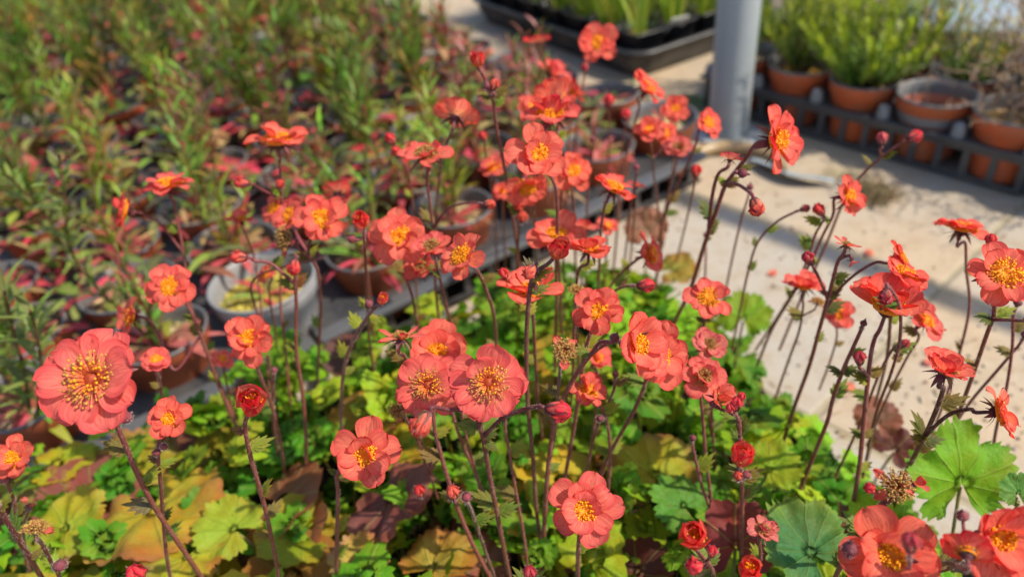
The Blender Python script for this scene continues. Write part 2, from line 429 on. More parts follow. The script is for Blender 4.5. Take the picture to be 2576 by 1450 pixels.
        ring(5, R*1.0, R*1.02, [25, 30, 20, 0], .08, -.02, 9, 0, ruf=.05, cup=.35, base=(.9, .62, .35))
        stamens(sm, M, R*.8, 'mid', 30, .04*R)
    elif kind == 'petals':       # a few last petals
        ring(4, R, R*.8, [30, 40, 20], .1, 0, 15, 0, skip=random.sample(range(4), 2), ruf=.12, cup=.4)
    if kind in ('open', 'cup', 'ball', 'flat', 'side'):
        sm.lathe([(.38*R, .03*R), (.37*R, .12*R), (.25*R, .21*R), (.11*R, .23*R), (.06*R, .17*R), (.005*R, .16*R)], M, 12, (.80, .24, .006))
    elif kind not in ('petals',):
        sm.lathe([(.13*R, .0), (.13*R, .07*R), (.06*R, .13*R), (.005*R, .15*R)], M, 8, (.45, .10, .02))
    if pm.v: pm.build('petals', M_PETAL, bl, org)
    if sm.v: sm.build('stamens', M_ANTHER, bl, org)
    return M @ Vector((0, 0, -.17*R)), ax
def spline(pts, n):
    """Catmull-Rom through the points, n steps each"""
    P_ = [pts[0]*2-pts[1]]+list(pts)+[pts[-1]*2-pts[-2]]; out = []
    for i in range(1, len(P_)-2):
        a, b, c, d = P_[i-1:i+3]
        for k in range(n):
            t = k/n
            out.append(.5*((2*b)+(c-a)*t+(2*a-5*b+4*c-d)*t*t+(3*b-a-3*c+d)*t**3))
    out.append(P_[-2]); return out
def lobe(mb, base, d, nrm, L, W, c):
    """one pointed leaflet"""
    sd = nrm.cross(d).normalized(); rows = []
    for t, w in ((0, .25), (.25, .8), (.5, 1), (.75, .6), (.92, .25), (1, .03)):
        p = base+d*L*t-nrm*L*.18*t*t
        rows.append([mb.vert(p+sd*(s*w*W*.5)+nrm*(abs(s)*w*W*.12), mixc(c, (.20, .10, .04), t*.35), (s*.3+.5 if s else 0, t)) for s in (-1, 0, 1)])
    mb.grid(rows)
def bract(root, org, p, d, L, c=None):
    """small cut stem leaf with pointed teeth"""
    mb = MB(); d = Vector(d).normalized()
    nrm = (Vector((0, 0, 1))-d*d.z)
    nrm = nrm.normalized() if nrm.length > .05 else Vector((0, -1, 0))
    nrm = (nrm+Vector((random.uniform(-.6, .6), -.5, 0))).normalized(); nrm = (nrm-d*nrm.dot(d)).normalized()
    sd = nrm.cross(d); c = c or jit(random.choice([(.14, .20, .03), (.10, .17, .03), (.20, .20, .04)]), .2)
    for k in range(-3, 4):
        a = k*.34; f = 1-abs(k)*.17
        b0 = p+d*(L*.28*(1-abs(k)*.22))
        lobe(mb, b0, (d*math.cos(a)+sd*math.sin(a)).normalized(), nrm, L*.72*f, L*.20, jit(c, .12))
    lobe(mb, p, d, nrm, L*.5, L*.14, c)
    mb.build('stem_leaf', M_LEAF, root, org)
YGREEN = (.26, .36, .03)
def ptdepth(main, px, py):
    best = None
    for q in main:
        x, y, d = proj(q); e = (x-px)**2+(y-py)**2
        if best is None or e < best[0]: best = (e, d, q)
    return best[1], best[2]
def stem(label, heads, path, zb=.10, branches=(), bracts=(), colour=STK, r=.00125, name='flowering_stem', cat='flower stem', group='coral flowering stems'):
    """heads: [(kind, px, py, diameter px, depth m, (right, up, toward camera), colour)], the first one sits on the main stalk"""
    d1 = Gd(path[-1][0], path[-1][1], zb)
    org = P(path[-1][0], path[-1][1], d1)
    root = empty(name, org); tag(root, label, cat, group)
    near = True
    def do_head(h):
        kind, px, py, dia, dep, face, colr = h[:7]
        R = dia*(.488 if kind not in ('bud', 'budlet') else .48)*dep/FPX
        if kind == 'side' and face[2] < .45: face = (face[0], face[1], face[2]+.22)
        axis = (RT*face[0]+UP*face[1]-FW*face[2]).normalized()
        return head_meshes(root, org, kind, P(px, py, dep), axis, R, colr, near=dep < .62, drop=h[7] if len(h) > 7 else None), R, dep
    (att, ax), R, dep = do_head(heads[0])
    L = [0.0]; full = [proj(att)[:2]]+list(path)
    for a, b in zip(full, full[1:]): L.append(L[-1]+math.hypot(b[0]-a[0], b[1]-a[1]))
    d0 = proj(att)[2]
    pts = [att, att-ax*R*.45]
    for q, l in zip(full[1:], L[1:]):
        f = l/L[-1]
        pts.append(P(q[0], q[1], 1/((1-f)/(d0+R*.3)+f/d1)))
    main = spline(pts, 6)
    r *= .92; rd = lambda t: r*(.80+.38*t)
    mb = MB(); mb.tube(main, rd, c=colour, n=8, c2=mixc(colour, (.32, .15, .05), .40)); hm = mb
    for bp, h in branches:
        dn, q0 = ptdepth(main, *bp[0])
        if h is not None and h[0] == 'leaf': continue
        if h is not None:
            (at2, ax2), R2, dp2 = do_head(h); end = at2
            ctrl = [q0]
            m = len(bp)
            for k, b in enumerate(bp[1:]):
                f = (k+1)/m; ctrl.append(P(b[0], b[1], 1/((1-f)/dn+f/proj(at2)[2])))
            ctrl += [at2-ax2*R2*.5, at2]
        br = spline(ctrl, 6)
        mb.tube(br, lambda t: r*(.85-.2*t), c=colour, n=6)
        if proj(q0)[2] < .55: hairs(hm, br, r*.75, 120, .0011)
        bract(root, org, q0, (Vector((random.uniform(-1, 1), random.uniform(-.4, .4), .4))), random.uniform(.010, .016))
    if dep < .55:
        hairs(hm, main, rd, int(600*min(1, L[-1]/400)), .0011)
    mb.build('stalk', [M_STALK, M_HAIR], root, org)
    for b in bracts:
        dn, q0 = ptdepth(main, b[0], b[1]); a = math.radians(b[2])
        bract(root, org, q0, RT*math.cos(a)+UP*math.sin(a)-FW*random.uniform(-.2, .4), b[3]*dn/FPX, jit(b[4], .1) if len(b) > 4 else None)
    if dep < .6 and L[-1] > 150:      # small cut leaves at the nodes lower down
        for f in ([.42, .72] if L[-1] > 300 else [.6]):
            f += random.uniform(-.1, .1); q0 = main[int(f*(len(main)-1))]; a = random.choice([25, 55, 125, 155])*PI/180
            bract(root, org, q0, RT*math.cos(a)+UP*math.sin(a)-FW*random.uniform(-.3, .4), random.uniform(.009, .017), jit(random.choice([YGREEN, (.14, .26, .03), (.22, .18, .05)]), .15))
    for h in heads[1:]:
        (at2, ax2), R2, _ = do_head(h)
        dn, q0 = ptdepth(main, *proj(at2)[:2])
        mb2 = MB(); mb2.tube(spline([q0, (q0+at2)*.5-ax2*R2*.2, at2], 4), r*.65, c=colour, n=6); mb2.build('side_stalk', M_STALK, root, org)
    return root
# ------------------------------------------------------------------ the flowering stems, photo left to right
F = (0, .15, 1)
YG = (.24, .30, .03); PB = (.22, .12, .06)
stem('largest pink flower, far left, with wide ring of tan stamens and two small buds underneath',
     [('mature', 238, 955, 268, .33, (.05, .30, 1), 'pink'), ('budlet', 268, 1050, 26, .335, (-.6, .3, .6), 'red'), ('budlet', 316, 1048, 34, .335, (.3, .5, .8), 'red')],
     [(285, 1045), (318, 1125), (345, 1190), (400, 1292), (500, 1440), (560, 1540)], bracts=[(385, 1272, 172, 80, (.20, .18, .09)), (290, 1060, 40, 50), (283, 1060, 225, 40)], r=.00145)
stem('small coral cup flower just right of the largest pink flower, red budlets below it',
     [('open', 427, 1052, 112, .37, (.05, .35, 1), 'coral'), ('budlet', 393, 1137, 22, .375, (-.4, .2, .8), 'red'), ('budlet', 412, 1122, 20, .375, (.5, .3, .8), 'red')],
     [(403, 1100), (398, 1150), (405, 1230), (417, 1380), (430, 1460), (440, 1540)], bracts=[(418, 1300, 60, 40), (400, 1165, 150, 35, PB), (405, 1110, 20, 30, PB)], r=.00115)
stem('orange flower with yellow centre at the left photo edge above bronze leaves',
     [('open', 38, 1152, 112, .42, (.0, .35, 1), 'orange'), ('budlet', 8, 1205, 24, .42, (-.2, .3, .8), 'red')],
     [(20, 1205), (35, 1260), (45, 1330), (70, 1420), (90, 1500)], bracts=[(45, 1290, 60, 50)], r=.0011)
stem('thick bare red stem crossing the bottom left corner',
     [('budlet', -30, 1250, 30, .30, (-.3, .5, .8), 'red')], [(0, 1282), (48, 1358), (75, 1400), (110, 1460), (160, 1540)], bracts=[(45, 1340, 110, 80, (.10, .22, .03))], r=.0014)
stem('dried brown flower head beside the thick red stem at bottom left',
     [('spent', 90, 1333, 78, .34, (.1, 1, .25), 'salmon', 1), ('budlet', 150, 1420, 34, .34, (.2, .8, .5), 'pink')],
     [(105, 1365), (128, 1410), (150, 1450), (170, 1520)], r=.0011, bracts=[(150, 1430, 50, 50, PB)])
stem('tiny pale pink last petals above the dried brown head at bottom left',
     [('petals', 72, 1270, 50, .45, (.2, .8, .5), 'peach')], [(62, 1310), (60, 1350), (70, 1420)], r=.0009)
stem('coral flower above the left tray edge, a paler flower half behind its left side',
     [('open', 432, 722, 130, .50, (.1, .15, 1), 'coral')],
     [(478, 780), (510, 860), (555, 980), (600, 1080), (660, 1150)],
     r=.0013, branches=[([(500, 840), (440, 930), (400, 840)], ('side', 335, 797, 100, .53, (-.65, .15, .6), 'salmon'))])
stem('red coral flower with pointed pink petal at its left, before the white pot',
     [('open', 628, 852, 136, .46, (.05, .12, 1), 'coral')], [(648, 925), (680, 1010), (705, 1110), (720, 1220)], r=.0012)
stem('stem with two small pink flowers, one facing up, one turned left, over grit pots',
     [('side', 425, 470, 122, .56, (.0, 1, .22), 'pink')],
     [(437, 505), (447, 560), (460, 625), (470, 700), (482, 780), (520, 880), (560, 980), (620, 1120)], r=.0012,
     branches=[([(462, 640), (405, 565), (360, 540)], ('side', 322, 530, 104, .56, (-.95, .15, .25), 'rose'))], bracts=[(460, 625, 60, 25)])
stem('flat salmon flower facing upward on a tall stalk, small pink buds on its side stalk',
     [('side', 700, 362, 150, .55, (.02, 1, .25), 'salmon'), ('bud', 702, 466, 26, .56, (.6, .7, .3), 'rose')],
     [(702, 405), (710, 500), (712, 600), (705, 750), (720, 900), (735, 1080)], r=.0011,
     branches=[([(708, 505), (690, 492), (655, 475)], ('bud', 612, 459, 38, .55, (-.95, .15, .3), 'rose'))])
stem('bright coral flower beside a pink one behind it, with a brown dried head hanging below',
     [('open', 808, 550, 132, .50, (.30, .1, 1), 'coral')],
     [(775, 625), (798, 680), (806, 760), (803, 860), (795, 1000)], r=.0013,
     branches=[([(778, 640), (750, 600), (740, 570)], ('side', 735, 543, 100, .53, (-.5, .3, .8), 'rose')),
               ([(785, 655), (765, 640), (745, 615)], ('spent', 722, 600, 84, .51, (-.7, .0, .8), 'rose', 2)),
               ([(770, 650), (735, 570)], ('side', 692, 528, 80, .58, (-.4, .4, .6), 'salmon'))])
stem('pink bud nodding left on an arched stalk with leafy fork below it',
     [('bud', 740, 668, 40, .49, (-.1, -.9, .4), 'rose')],
     [(742, 705), (745, 760), (745, 880), (762, 1000), (770, 1120), (765, 1220)], r=.0015,
     branches=[([(742, 715), (715, 690), (680, 662), (640, 655)], ('bud', 604, 646, 40, .49, (-.95, .1, .4), 'rose'))], bracts=[(742, 720, 50, 50, PB), (742, 725, 130, 40, PB), (750, 880, 140, 40, YG)])
stem('small red flower facing up left of the twin coral flowers', [('side', 605, 555, 66, .60, (-.15, .95, .3), 'deep')],
     [(615, 582), (640, 650), (655, 760), (670, 900), (690, 1100)], r=.0009)
stem('pale salmon flower seen from behind, leaning left', [('back', 850, 487, 76, .62, (-.2, .7, -.5), 'salmon')],
     [(872, 530), (900, 580), (925, 700), (945, 900)], r=.0011)
stem('round red bud just opening to show yellow, on a dark straight stalk', [('ball', 912, 560, 48, .47, (-.15, .45, .8), 'deep')],
     [(915, 592), (918, 640), (924, 760), (930, 860), (950, 1000)], r=.0011, branches=[([(915, 600), (890, 605)], ('budlet', 884, 600, 26, .47, (-.8, .2, .4), 'red'))])
stem('large orange coral flower with yellow centre, full petals',
     [('open', 1005, 597, 146, .49, (-.05, .1, 1), 'coral')],
     [(1020, 690), (1040, 760), (1060, 900), (1075, 1050)], r=.0012)
stem('wilted flower with brown dried centre and magenta petals against the large orange coral flower',
     [('brown', 1085, 622, 105, .47, (-.1, .5, .6), 'pink')], [(1098, 665), (1120, 760), (1150, 880), (1165, 1000)], r=.0011,
     branches=[([(1100, 690), (1080, 690)], ('brown', 1060, 672, 104, .50, (-.2, .5, .8), 'rose'))])
stem('salmon flower tipped up to the left with crowded yellow stamens',
     [('flat', 1165, 648, 135, .44, (-.55, .50, .75), 'salmon')],
     [(1205, 690), (1228, 745), (1243, 800), (1250, 900), (1260, 1000)], r=.0013)
stem('pink flower seen from slightly below with orange brown centre and pale sepals',
     [('brown', 1072, 395, 142, .50, (.0, .75, .6), 'rose')],
     [(1075, 460), (1085, 545), (1092, 600), (1095, 720), (1110, 850), (1130, 1000)], r=.0012,
     branches=[([(1092, 580), (1125, 525), (1180, 510)], ('palebud' if 0 else 'bud', 1228, 513, 30, .50, (1, -.1, .2), 'peach'))])
stem('pale salmon flower seen from behind with translucent petals, above the pink flower',
     [('back', 1145, 297, 118, .52, (.12, .75, -.35), 'peach')], [(1132, 340), (1110, 400), (1103, 470), (1095, 560), (1100, 700)], r=.0012)
stem('tallest stem with a red bud at its tip and a smaller pale bud below',
     [('ball', 1202, 160, 40, .50, (-.1, .9, .4), 'red')],
     [(1215, 190), (1238, 245), (1250, 330), (1270, 430), (1292, 560), (1310, 700), (1325, 850)], r=.0014,
     branches=[([(1240, 250), (1244, 235)], ('bud', 1242, 216, 30, .50, (.4, .8, .4), 'peach')), ([(1238, 243), (1226, 228)], ('budlet', 1226, 216, 24, .50, (-.4, .8, .4), 'red'))])
stem('two small pink buds on a thin stem left of the pink flower with orange centre',
     [('bud', 984, 352, 32, .58, (-.5, .8, .3), 'rose'), ('bud', 1000, 382, 30, .58, (-.6, .5, .4), 'rose')],
     [(1002, 395), (1025, 430), (1038, 520), (1045, 700), (1060, 850)], r=.0010)
stem('large full faced salmon flower with many overlapping petals and yellow centre, centre of photo',
     [('open', 1353, 392, 158, .45, (-.05, .12, 1), 'salmon')],
     [(1395, 465), (1402, 560), (1398, 660), (1400, 760), (1395, 900), (1400, 1000)], r=.0013)
stem('pair of flowers above the large full faced one, upper one striped pale and crimson',
     [('side', 1385, 298, 150, .52, (.0, 1, .30), 'rose')],
     [(1402, 340), (1412, 460), (1415, 600), (1420, 800)], r=.0011,
     branches=[([(1402, 335), (1404, 300)], ('back', 1400, 255, 122, .52, (.05, .85, -.35), 'peach'))])
stem('orange flower half hidden behind the right side of the full faced salmon flower',
     [('open', 1437, 432, 105, .55, (.2, .1, 1), 'orange')], [(1440, 490), (1445, 600), (1450, 760)], r=.0011)
stem('orange petals tipping down under the full faced salmon flower',
     [('side', 1322, 468, 110, .52, (.15, -.5, .6), 'orange')], [(1335, 480), (1345, 560), (1352, 700)], r=.0010)
stem('blurred rosy cup flower standing alone before the black tray',
     [('back', 1352, 108, 72, .80, (-.2, .8, .1), 'rose')], [(1368, 150), (1382, 230), (1390, 330), (1395, 520)], r=.0012)
stem('orange red flower facing the camera against the black tray',
     [('open', 1502, 112, 106, .72, (-.25, .0, 1), 'coral'), ('bud', 1472, 165, 24, .72, (-.3, -.8, .2), 'purple')], [(1478, 165), (1462, 230), (1450, 330), (1440, 520)], r=.0010)
stem('blurred crimson flower under the blurred rosy cup flower', [('brown', 1385, 185, 92, .78, (.5, .5, .4), 'pink')], [(1380, 240), (1375, 330), (1378, 520)], r=.0011)
stem('blurred dark red flower behind the striped petals', [('side', 1432, 232, 90, .76, (.5, .5, .5), 'red')], [(1430, 290), (1428, 400), (1425, 540)], r=.0011)
stem('small orange flower glimpsed behind the striped one, left side', [('side', 1335, 270, 70, .70, (.3, .3, .8), 'deep')], [(1335, 320), (1330, 420), (1335, 560)], r=.0010)
stem('red flower with a shaggy orange tuft tilted to the right, near the pole',
     [('side', 1622, 226, 106, .66, (.55, .65, .55), 'coral')], [(1608, 262), (1595, 320), (1575, 390), (1558, 480), (1550, 600), (1540, 700)], r=.0012)
stem('small round orange flower with egg yolk centre nearest the pole',
     [('open', 1697, 275, 72, .70, (-.2, .05, 1), 'coral')], [(1700, 320), (1695, 400), (1680, 500), (1668, 620)], r=.0009)
stem('two ruffled orange flowers side by side in front of the last pot of the tray',
     [('open', 1632, 328, 80, .62, (-.15, .4, .9), 'coral')], [(1638, 370), (1643, 430), (1655, 520), (1665, 600), (1650, 720)], r=.0009,
     branches=[([(1645, 400), (1660, 380)], ('open', 1672, 338, 66, .66, (.2, .2, 1), 'orange'))])
stem('coral flower turned right with a dark thin stem, left of the pole foot',
     [('open', 1777, 312, 92, .58, (.45, .35, .8), 'coral')],
     [(1752, 355), (1735, 400), (1705, 460), (1680, 520), (1662, 570), (1657, 640), (1645, 740)], r=.0012, bracts=[(1680, 540, 10, 40, (.08, .2, .03))])
stem('faded purple flower with dark brown centre', [('brown', 1706, 374, 82, .64, (-.1, .35, .5), 'purple')], [(1700, 415), (1682, 480), (1667, 560), (1660, 640)], r=.0010)
stem('red flower tilted right with yellow centre, seen from its edge',
     [('side', 1540, 478, 118, .50, (.38, .85, .30), 'deep'), ('bud', 1532, 455, 36, .56, (.1, .6, .6), 'red')],
     [(1522, 512), (1512, 570), (1508, 640), (1505, 740), (1510, 850)], r=.0012)
stem('tall stem with big salmon flower turned right and nodding striped bud, over the paving',
     [('open', 1948, 352, 172, .45, (.62, .02, .78), 'coral')],
     [(1872, 402), (1838, 445), (1822, 470), (1798, 540), (1770, 620), (1735, 730), (1690, 825), (1660, 930)], r=.0017,
     branches=[([(1778, 590), (1790, 500), (1805, 440)], ('back', 1836, 402, 62, .45, (.3, .9, .1), 'lilac')),
               ([(1826, 463), (1850, 462), (1878, 478)], ('bud', 1900, 516, 46, .44, (.25, -.95, .2), 'peach')),
               ([(1850, 432), (1862, 436)], ('budlet', 1868, 436, 28, .44, (.8, -.2, .3), 'red'))],
     bracts=[(1774, 545, 125, 70, (.10, .16, .04)), (1822, 470, 110, 30, PB), (1830, 466, -10, 35, PB), (1775, 600, 30, 20)])
stem('two pink buds on one long thin stem before the terracotta pots',
     [('bud', 2296, 345, 38, .55, (.9, .35, .2), 'pink')],
     [(2262, 362), (2225, 388), (2160, 448), (2120, 510), (2075, 620), (2010, 760), (1960, 880)], r=.0012,
     branches=[([(2215, 395), (2212, 375)], ('bud', 2218, 352, 32, .55, (-.1, .95, .2), 'lilac'))])
stem('red flower facing right with orange centre over the paving, above the dried tuft heads',
     [('open', 2128, 496, 112, .50, (.50, .05, .8), 'deep')], [(2095, 540), (2070, 590), (2045, 645), (2000, 730), (1940, 830), (1900, 930)], r=.0012)
stem('thin stem arching right into a closed bud, leftmost of two arches over the paving',
     [('bud', 2022, 525, 24, .52, (.9, .3, .2), 'purple')], [(1995, 535), (1950, 560), (1905, 610), (1882, 680), (1865, 760), (1840, 880)], r=.0010, bracts=[(1900, 620, 95, 30)])
stem('thin stem with a red tipped bud beneath the red flower facing right',
     [('bud', 2062, 530, 34, .50, (-.6, .75, .2), 'rose')], [(2072, 552), (2050, 590), (2035, 640), (1990, 740), (1900, 880)], r=.0010, bracts=[(2035, 630, 105, 45, (.08, .2, .03))])
stem('upward facing coral flower standing high at the right photo edge',
     [('side', 2417, 582, 128, .50, (.12, 1, .05), 'coral')], [(2427, 610), (2430, 680), (2438, 770), (2415, 880), (2385, 980), (2340, 1100)], r=.0011)
stem('big frilled coral flower at the right edge with a mass of yellow stamens',
     [('flat', 2520, 690, 178, .39, (-.15, .35, .9), 'coral')], [(2500, 785), (2480, 845), (2440, 960), (2395, 1080), (2350, 1200)], r=.0014,
     branches=[([(2497, 800), (2535, 804), (2575, 806)], ('budlet', 2600, 800, 30, .39, (1, 0, .1), 'red')), ([(2510, 660), (2500, 620)], ('bud', 2492, 608, 34, .42, (-.1, .9, .2), 'rose'))], bracts=[(2500, 800, 20, 45, YG)])
stem('faded flower with a brown dried tuft and one magenta petal hanging, over the paving',
     [('star', 2128, 618, 74, .44, (.15, .9, .35), 'pink')], [(2108, 655), (2098, 690), (2085, 740), (2060, 830), (2035, 920), (1995, 1030), (1960, 1140)], r=.0014,
     branches=[([(2080, 785), (2110, 728), (2150, 690), (2200, 660)], ('flat', 2262, 650, 90, .44, (.75, .35, .45), 'coral')),
               ([(2085, 760), (2065, 710)], ('bud', 2035, 652, 36, .45, (-.5, .8, .2), 'purple')),
               ([(2095, 700), (2110, 655)], ('petals', 2142, 655, 44, .44, (.3, -.9, .3), 'pink'))], bracts=[(2078, 780, 30, 60, (.10, .15, .04)), (2085, 745, 160, 30, PB)])
stem('coral flower tipped up with yellow stamens, directly above the big red cup flower',
     [('side', 2270, 695, 128, .43, (.35, .85, .40), 'coral')], [(2258, 735), (2240, 800), (2230, 900), (2200, 1020)], r=.0012)
stem('big orange red cup flower with a drooping dark bud across its front',
     [('cup', 2230, 780, 188, .42, (.08, .86, .46), 'orange')], [(2200, 850), (2190, 890), (2182, 960), (2172, 1060), (2160, 1180), (2140, 1290), (2110, 1400)], r=.0015,
     branches=[([(2183, 950), (2170, 930)], ('bud', 2162, 903, 36, .42, (-.15, .9, .3), 'purple'))], bracts=[(2183, 945, 35, 50), (2183, 945, 150, 45), (2165, 1090, 40, 40), (2165, 1090, 140, 40)])
stem('dark budded stalk drooping over the big orange red cup flower',
     [('bud', 2228, 742, 42, .385, (-.3, -.85, .3), 'purple')], [(2262, 770), (2262, 860), (2240, 940), (2200, 1050), (2170, 1200)], r=.0010)
stem('leafy noded stem rising to the left side of the big orange red cup flower',
     [('budlet', 2172, 812, 20, .43, (.3, .9, .2), 'red')], [(2165, 830), (2140, 885), (2120, 930), (2095, 1000), (2080, 1060), (2040, 1160), (1990, 1280)], r=.0014, bracts=[(2117, 945, 150, 50), (2117, 945, 30, 50)])
stem('thin dark stem with one closed bud to the right of the big cup flower stem',
     [('bud', 2272, 865, 26, .46, (.6, .5, .4), 'purple')], [(2250, 870), (2220, 920), (2195, 980), (2165, 1060), (2100, 1200)], r=.0010, bracts=[(2250, 872, 10, 40)])
stem('pink petalled flower half hidden behind the big orange red cup flower',
     [('open', 2325, 808, 105, .50, (.3, .5, .6), 'pink')], [(2310, 850), (2280, 900), (2230, 1000), (2180, 1120)], r=.0010)
stem('small blurred pink flower with orange centre between the thin stems over the paving',
     [('open', 2108, 790, 84, .58, (.05, .2, 1), 'rose')], [(2105, 840), (2090, 900), (2060, 980)], r=.0009)
stem('pink flower facing up with faded lilac neighbour petals, left of the brown tuft stem',
     [('side', 2020, 722, 104, .54, (.0, .85, .5), 'rose')], [(2020, 765), (2010, 830), (1985, 900), (1950, 1000)], r=.0010,
     branches=[([(2022, 790), (2045, 780)], ('spent', 2056, 762, 46, .54, (.2, .8, .4), 'lilac', 2))])
stem('pink flower with deep orange centre, just right of the long bare dark stem',
     [('flat', 1780, 750, 118, .47, (.0, .5, .8), 'rose')], [(1772, 800), (1768, 850), (1775, 980), (1790, 1100)], r=.0012, bracts=[(1770, 805, 20, 30), (1770, 808, 160, 30)])
stem('faded mauve flower with shrivelled petals, under the pink flower with deep orange centre',
     [('brown', 1782, 868, 104, .46, (.0, .45, .6), 'lilac')], [(1785, 920), (1790, 1050), (1800, 1200)], r=.0011)
stem('crimson petalled flower with bronze centre below the mauve one',
     [('brown', 1768, 950, 130, .44, (.0, .4, .9), 'pink')], [(1768, 1060), (1775, 1150), (1790, 1270), (1800, 1340)], r=.0012)
stem('salmon flower with brown centre turned left and a cluster of red hairy buds beside it',
     [('bud', 1852, 1018, 36, .39, (.1, .95, .3), 'pink'), ('bud', 1862, 1000, 26, .39, (.4, .85, .3), 'pink'), ('bud', 1838, 1030, 28, .39, (-.2, .9, .3), 'pink')],
     [(1858, 1060), (1862, 1130), (1866, 1250), (1864, 1380), (1862, 1480)], r=.0013, bracts=[(1860, 1085, 60, 45), (1862, 1110, 120, 45), (1865, 1260, 40, 60, (.13, .3, .03))],
     branches=[([(1860, 1075), (1835, 1040)], ('cupbrown', 1808, 1005, 96, .41, (.45, .45, .7), 'salmon')),
               ([(1864, 1190), (1862, 1175)], ('ball', 1862, 1157, 64, .385, (.1, .75, .5), 'coral')),
               ([(1865, 1215), (1855, 1205)], ('bud', 1856, 1197, 28, .385, (-.2, .6, .7), 'peach')), ([(1865, 1205), (1875, 1195)], ('budlet', 1878, 1192, 24, .385, (.5, .6, .5), 'red'))])
stem('red flower with folded petals facing right, low beside the paving',
     [('side', 1630, 640, 108, .52, (.75, .25, .5), 'deep')], [(1605, 650), (1578, 672), (1545, 705), (1525, 750), (1515, 850)], r=.0012)
stem('magenta bud on a short level stalk in front of green leaves',
     [('bud', 1620, 717, 42, .46, (1, .05, .2), 'pink')], [(1590, 718), (1565, 722), (1540, 740), (1520, 800), (1505, 880)], r=.0010, bracts=[(1560, 724, 60, 25, PB)])
stem('salmon flower facing up behind the dark red bud', [('open', 1398, 598, 142, .52, (-.05, .65, .7), 'salmon')], [(1405, 660), (1410, 760), (1415, 900)], r=.0012)
stem('dark red opening bud with spiky sepals and smaller striped bud, on long dark stem',
     [('ball', 1398, 637, 60, .38, (.25, .55, .7), 'red')],
     [(1375, 665), (1350, 682), (1335, 712), (1327, 790), (1324, 870), (1326, 1000), (1340, 1150), (1350, 1290), (1370, 1420)], r=.0014, colour=(.10, .035, .045),
     branches=[([(1342, 700), (1340, 690)], ('bud', 1334, 680, 42, .38, (-.55, -.6, .5), 'peach'))], bracts=[(1345, 690, 120, 55, (.12, .11, .06)), (1330, 735, 20, 60, (.12, .20, .03)), (1335, 705, -60, 40, (.15, .06, .05))])
stem('coral flower seen from below its edge, right of the dark red bud',
     [('side', 1482, 632, 112, .46, (.1, .9, .15), 'coral')], [(1455, 680), (1448, 760), (1452, 870), (1460, 980)], r=.0012)
stem('wide salmon flower facing up behind the long dark stem, petals drooping',
     [('cup', 1335, 738, 150, .44, (-.1, .85, .45), 'salmon'), ('bud', 1268, 690, 30, .44, (-.3, .8, .4), 'rose')], [(1340, 790), (1345, 880), (1352, 1000), (1365, 1120)], r=.0012)
stem('dried brown head beside a magenta petal, left of the coral yellow centred flower',
     [('spent', 1450, 735, 58, .43, (.1, .8, .5), 'pink', 1)], [(1448, 775), (1442, 850), (1440, 960), (1430, 1080)], r=.0011)
stem('coral flower with bright yellow centre and one petal hanging low, right of centre',
     [('open', 1503, 783, 128, .42, (-.12, .12, 1), 'coral')], [(1482, 845), (1468, 900), (1455, 1000), (1430, 1150), (1400, 1300)], r=.0013)
stem('two big coral flowers overlapping, front one turned right on an arched dark stalk',
     [('cup', 1598, 868, 158, .38, (.55, .15, .8), 'coral')],
     [(1556, 857), (1520, 866), (1485, 892), (1450, 940), (1418, 1000), (1392, 1080), (1378, 1180), (1370, 1300), (1362, 1440)], r=.0015,
     branches=[([(1485, 892), (1510, 860)], ('budlet', 1546, 848, 28, .385, (.3, .7, .6), 'red'))])
stem('rear one of the two big overlapping coral flowers, its stem running down left',
     [('open', 1650, 893, 168, .42, (.12, .05, 1), 'coral')], [(1622, 965), (1590, 1040), (1555, 1100), (1515, 1180), (1480, 1270)], r=.0014)
stem('dried brown head with three pink petals left, in the middle of the photo',
     [('spent', 1418, 882, 80, .385, (.15, .35, 1), 'rose', 3)], [(1408, 935), (1402, 1000), (1395, 1090), (1380, 1180), (1372, 1320)], r=.0010, colour=(.11, .06, .06))
stem('dim red flower facing up right, under the overlapping coral pair',
     [('side', 1477, 985, 104, .43, (.3, .65, .6), 'deep')], [(1508, 1020), (1528, 1070), (1534, 1140), (1530, 1220), (1525, 1330)], r=.0011,
     branches=[([(1515, 1055), (1520, 1050)], ('budlet', 1508, 1052, 20, .42, (-.4, .4, .8), 'red'))])
stem('blurred magenta and orange flower behind the dried brown head', [('side', 1500, 905, 84, .50, (.3, .5, .5), 'pink')], [(1505, 950), (1495, 1060), (1480, 1180)], r=.0010)
stem('central veined pink flower with ragged tan stamens, buds on arms either side',
     [('mature', 1228, 962, 200, .36, (.0, .28, 1), 'pink')],
     [(1208, 1060), (1217, 1110), (1232, 1200), (1250, 1290), (1275, 1420), (1300, 1530)], r=.00155, colour=(.13, .035, .04),
     branches=[([(1220, 1095), (1262, 1052), (1320, 1028)], ('bud', 1398, 1031, 64, .35, (.9, -.15, .35), 'pink')),
               ([(1210, 1075), (1185, 1034), (1130, 1030)], ('bud', 1064, 1060, 66, .345, (-.55, -.8, .3), 'peach'))],
     bracts=[(1222, 1105, -30, 45, (.10, .16, .03)), (1248, 1275, 150, 80, (.14, .22, .04)), (1220, 1095, 15, 40, (.08, .11, .03))])
stem('pink coral flower with golden stamens overlapping the left side of the central veined flower',
     [('mature', 1078, 968, 172, .395, (-.1, .2, 1), 'rose')],
     [(1092, 1070), (1108, 1140), (1130, 1215), (1160, 1300), (1200, 1390), (1260, 1500)], r=.0014,
     branches=[([(1140, 1262), (1142, 1252)], ('bud', 1140, 1240, 40, .38, (-.1, .85, .5), 'peach')), ], bracts=[(1098, 1095, 30, 45, YG), (1098, 1100, 150, 40, YG)])
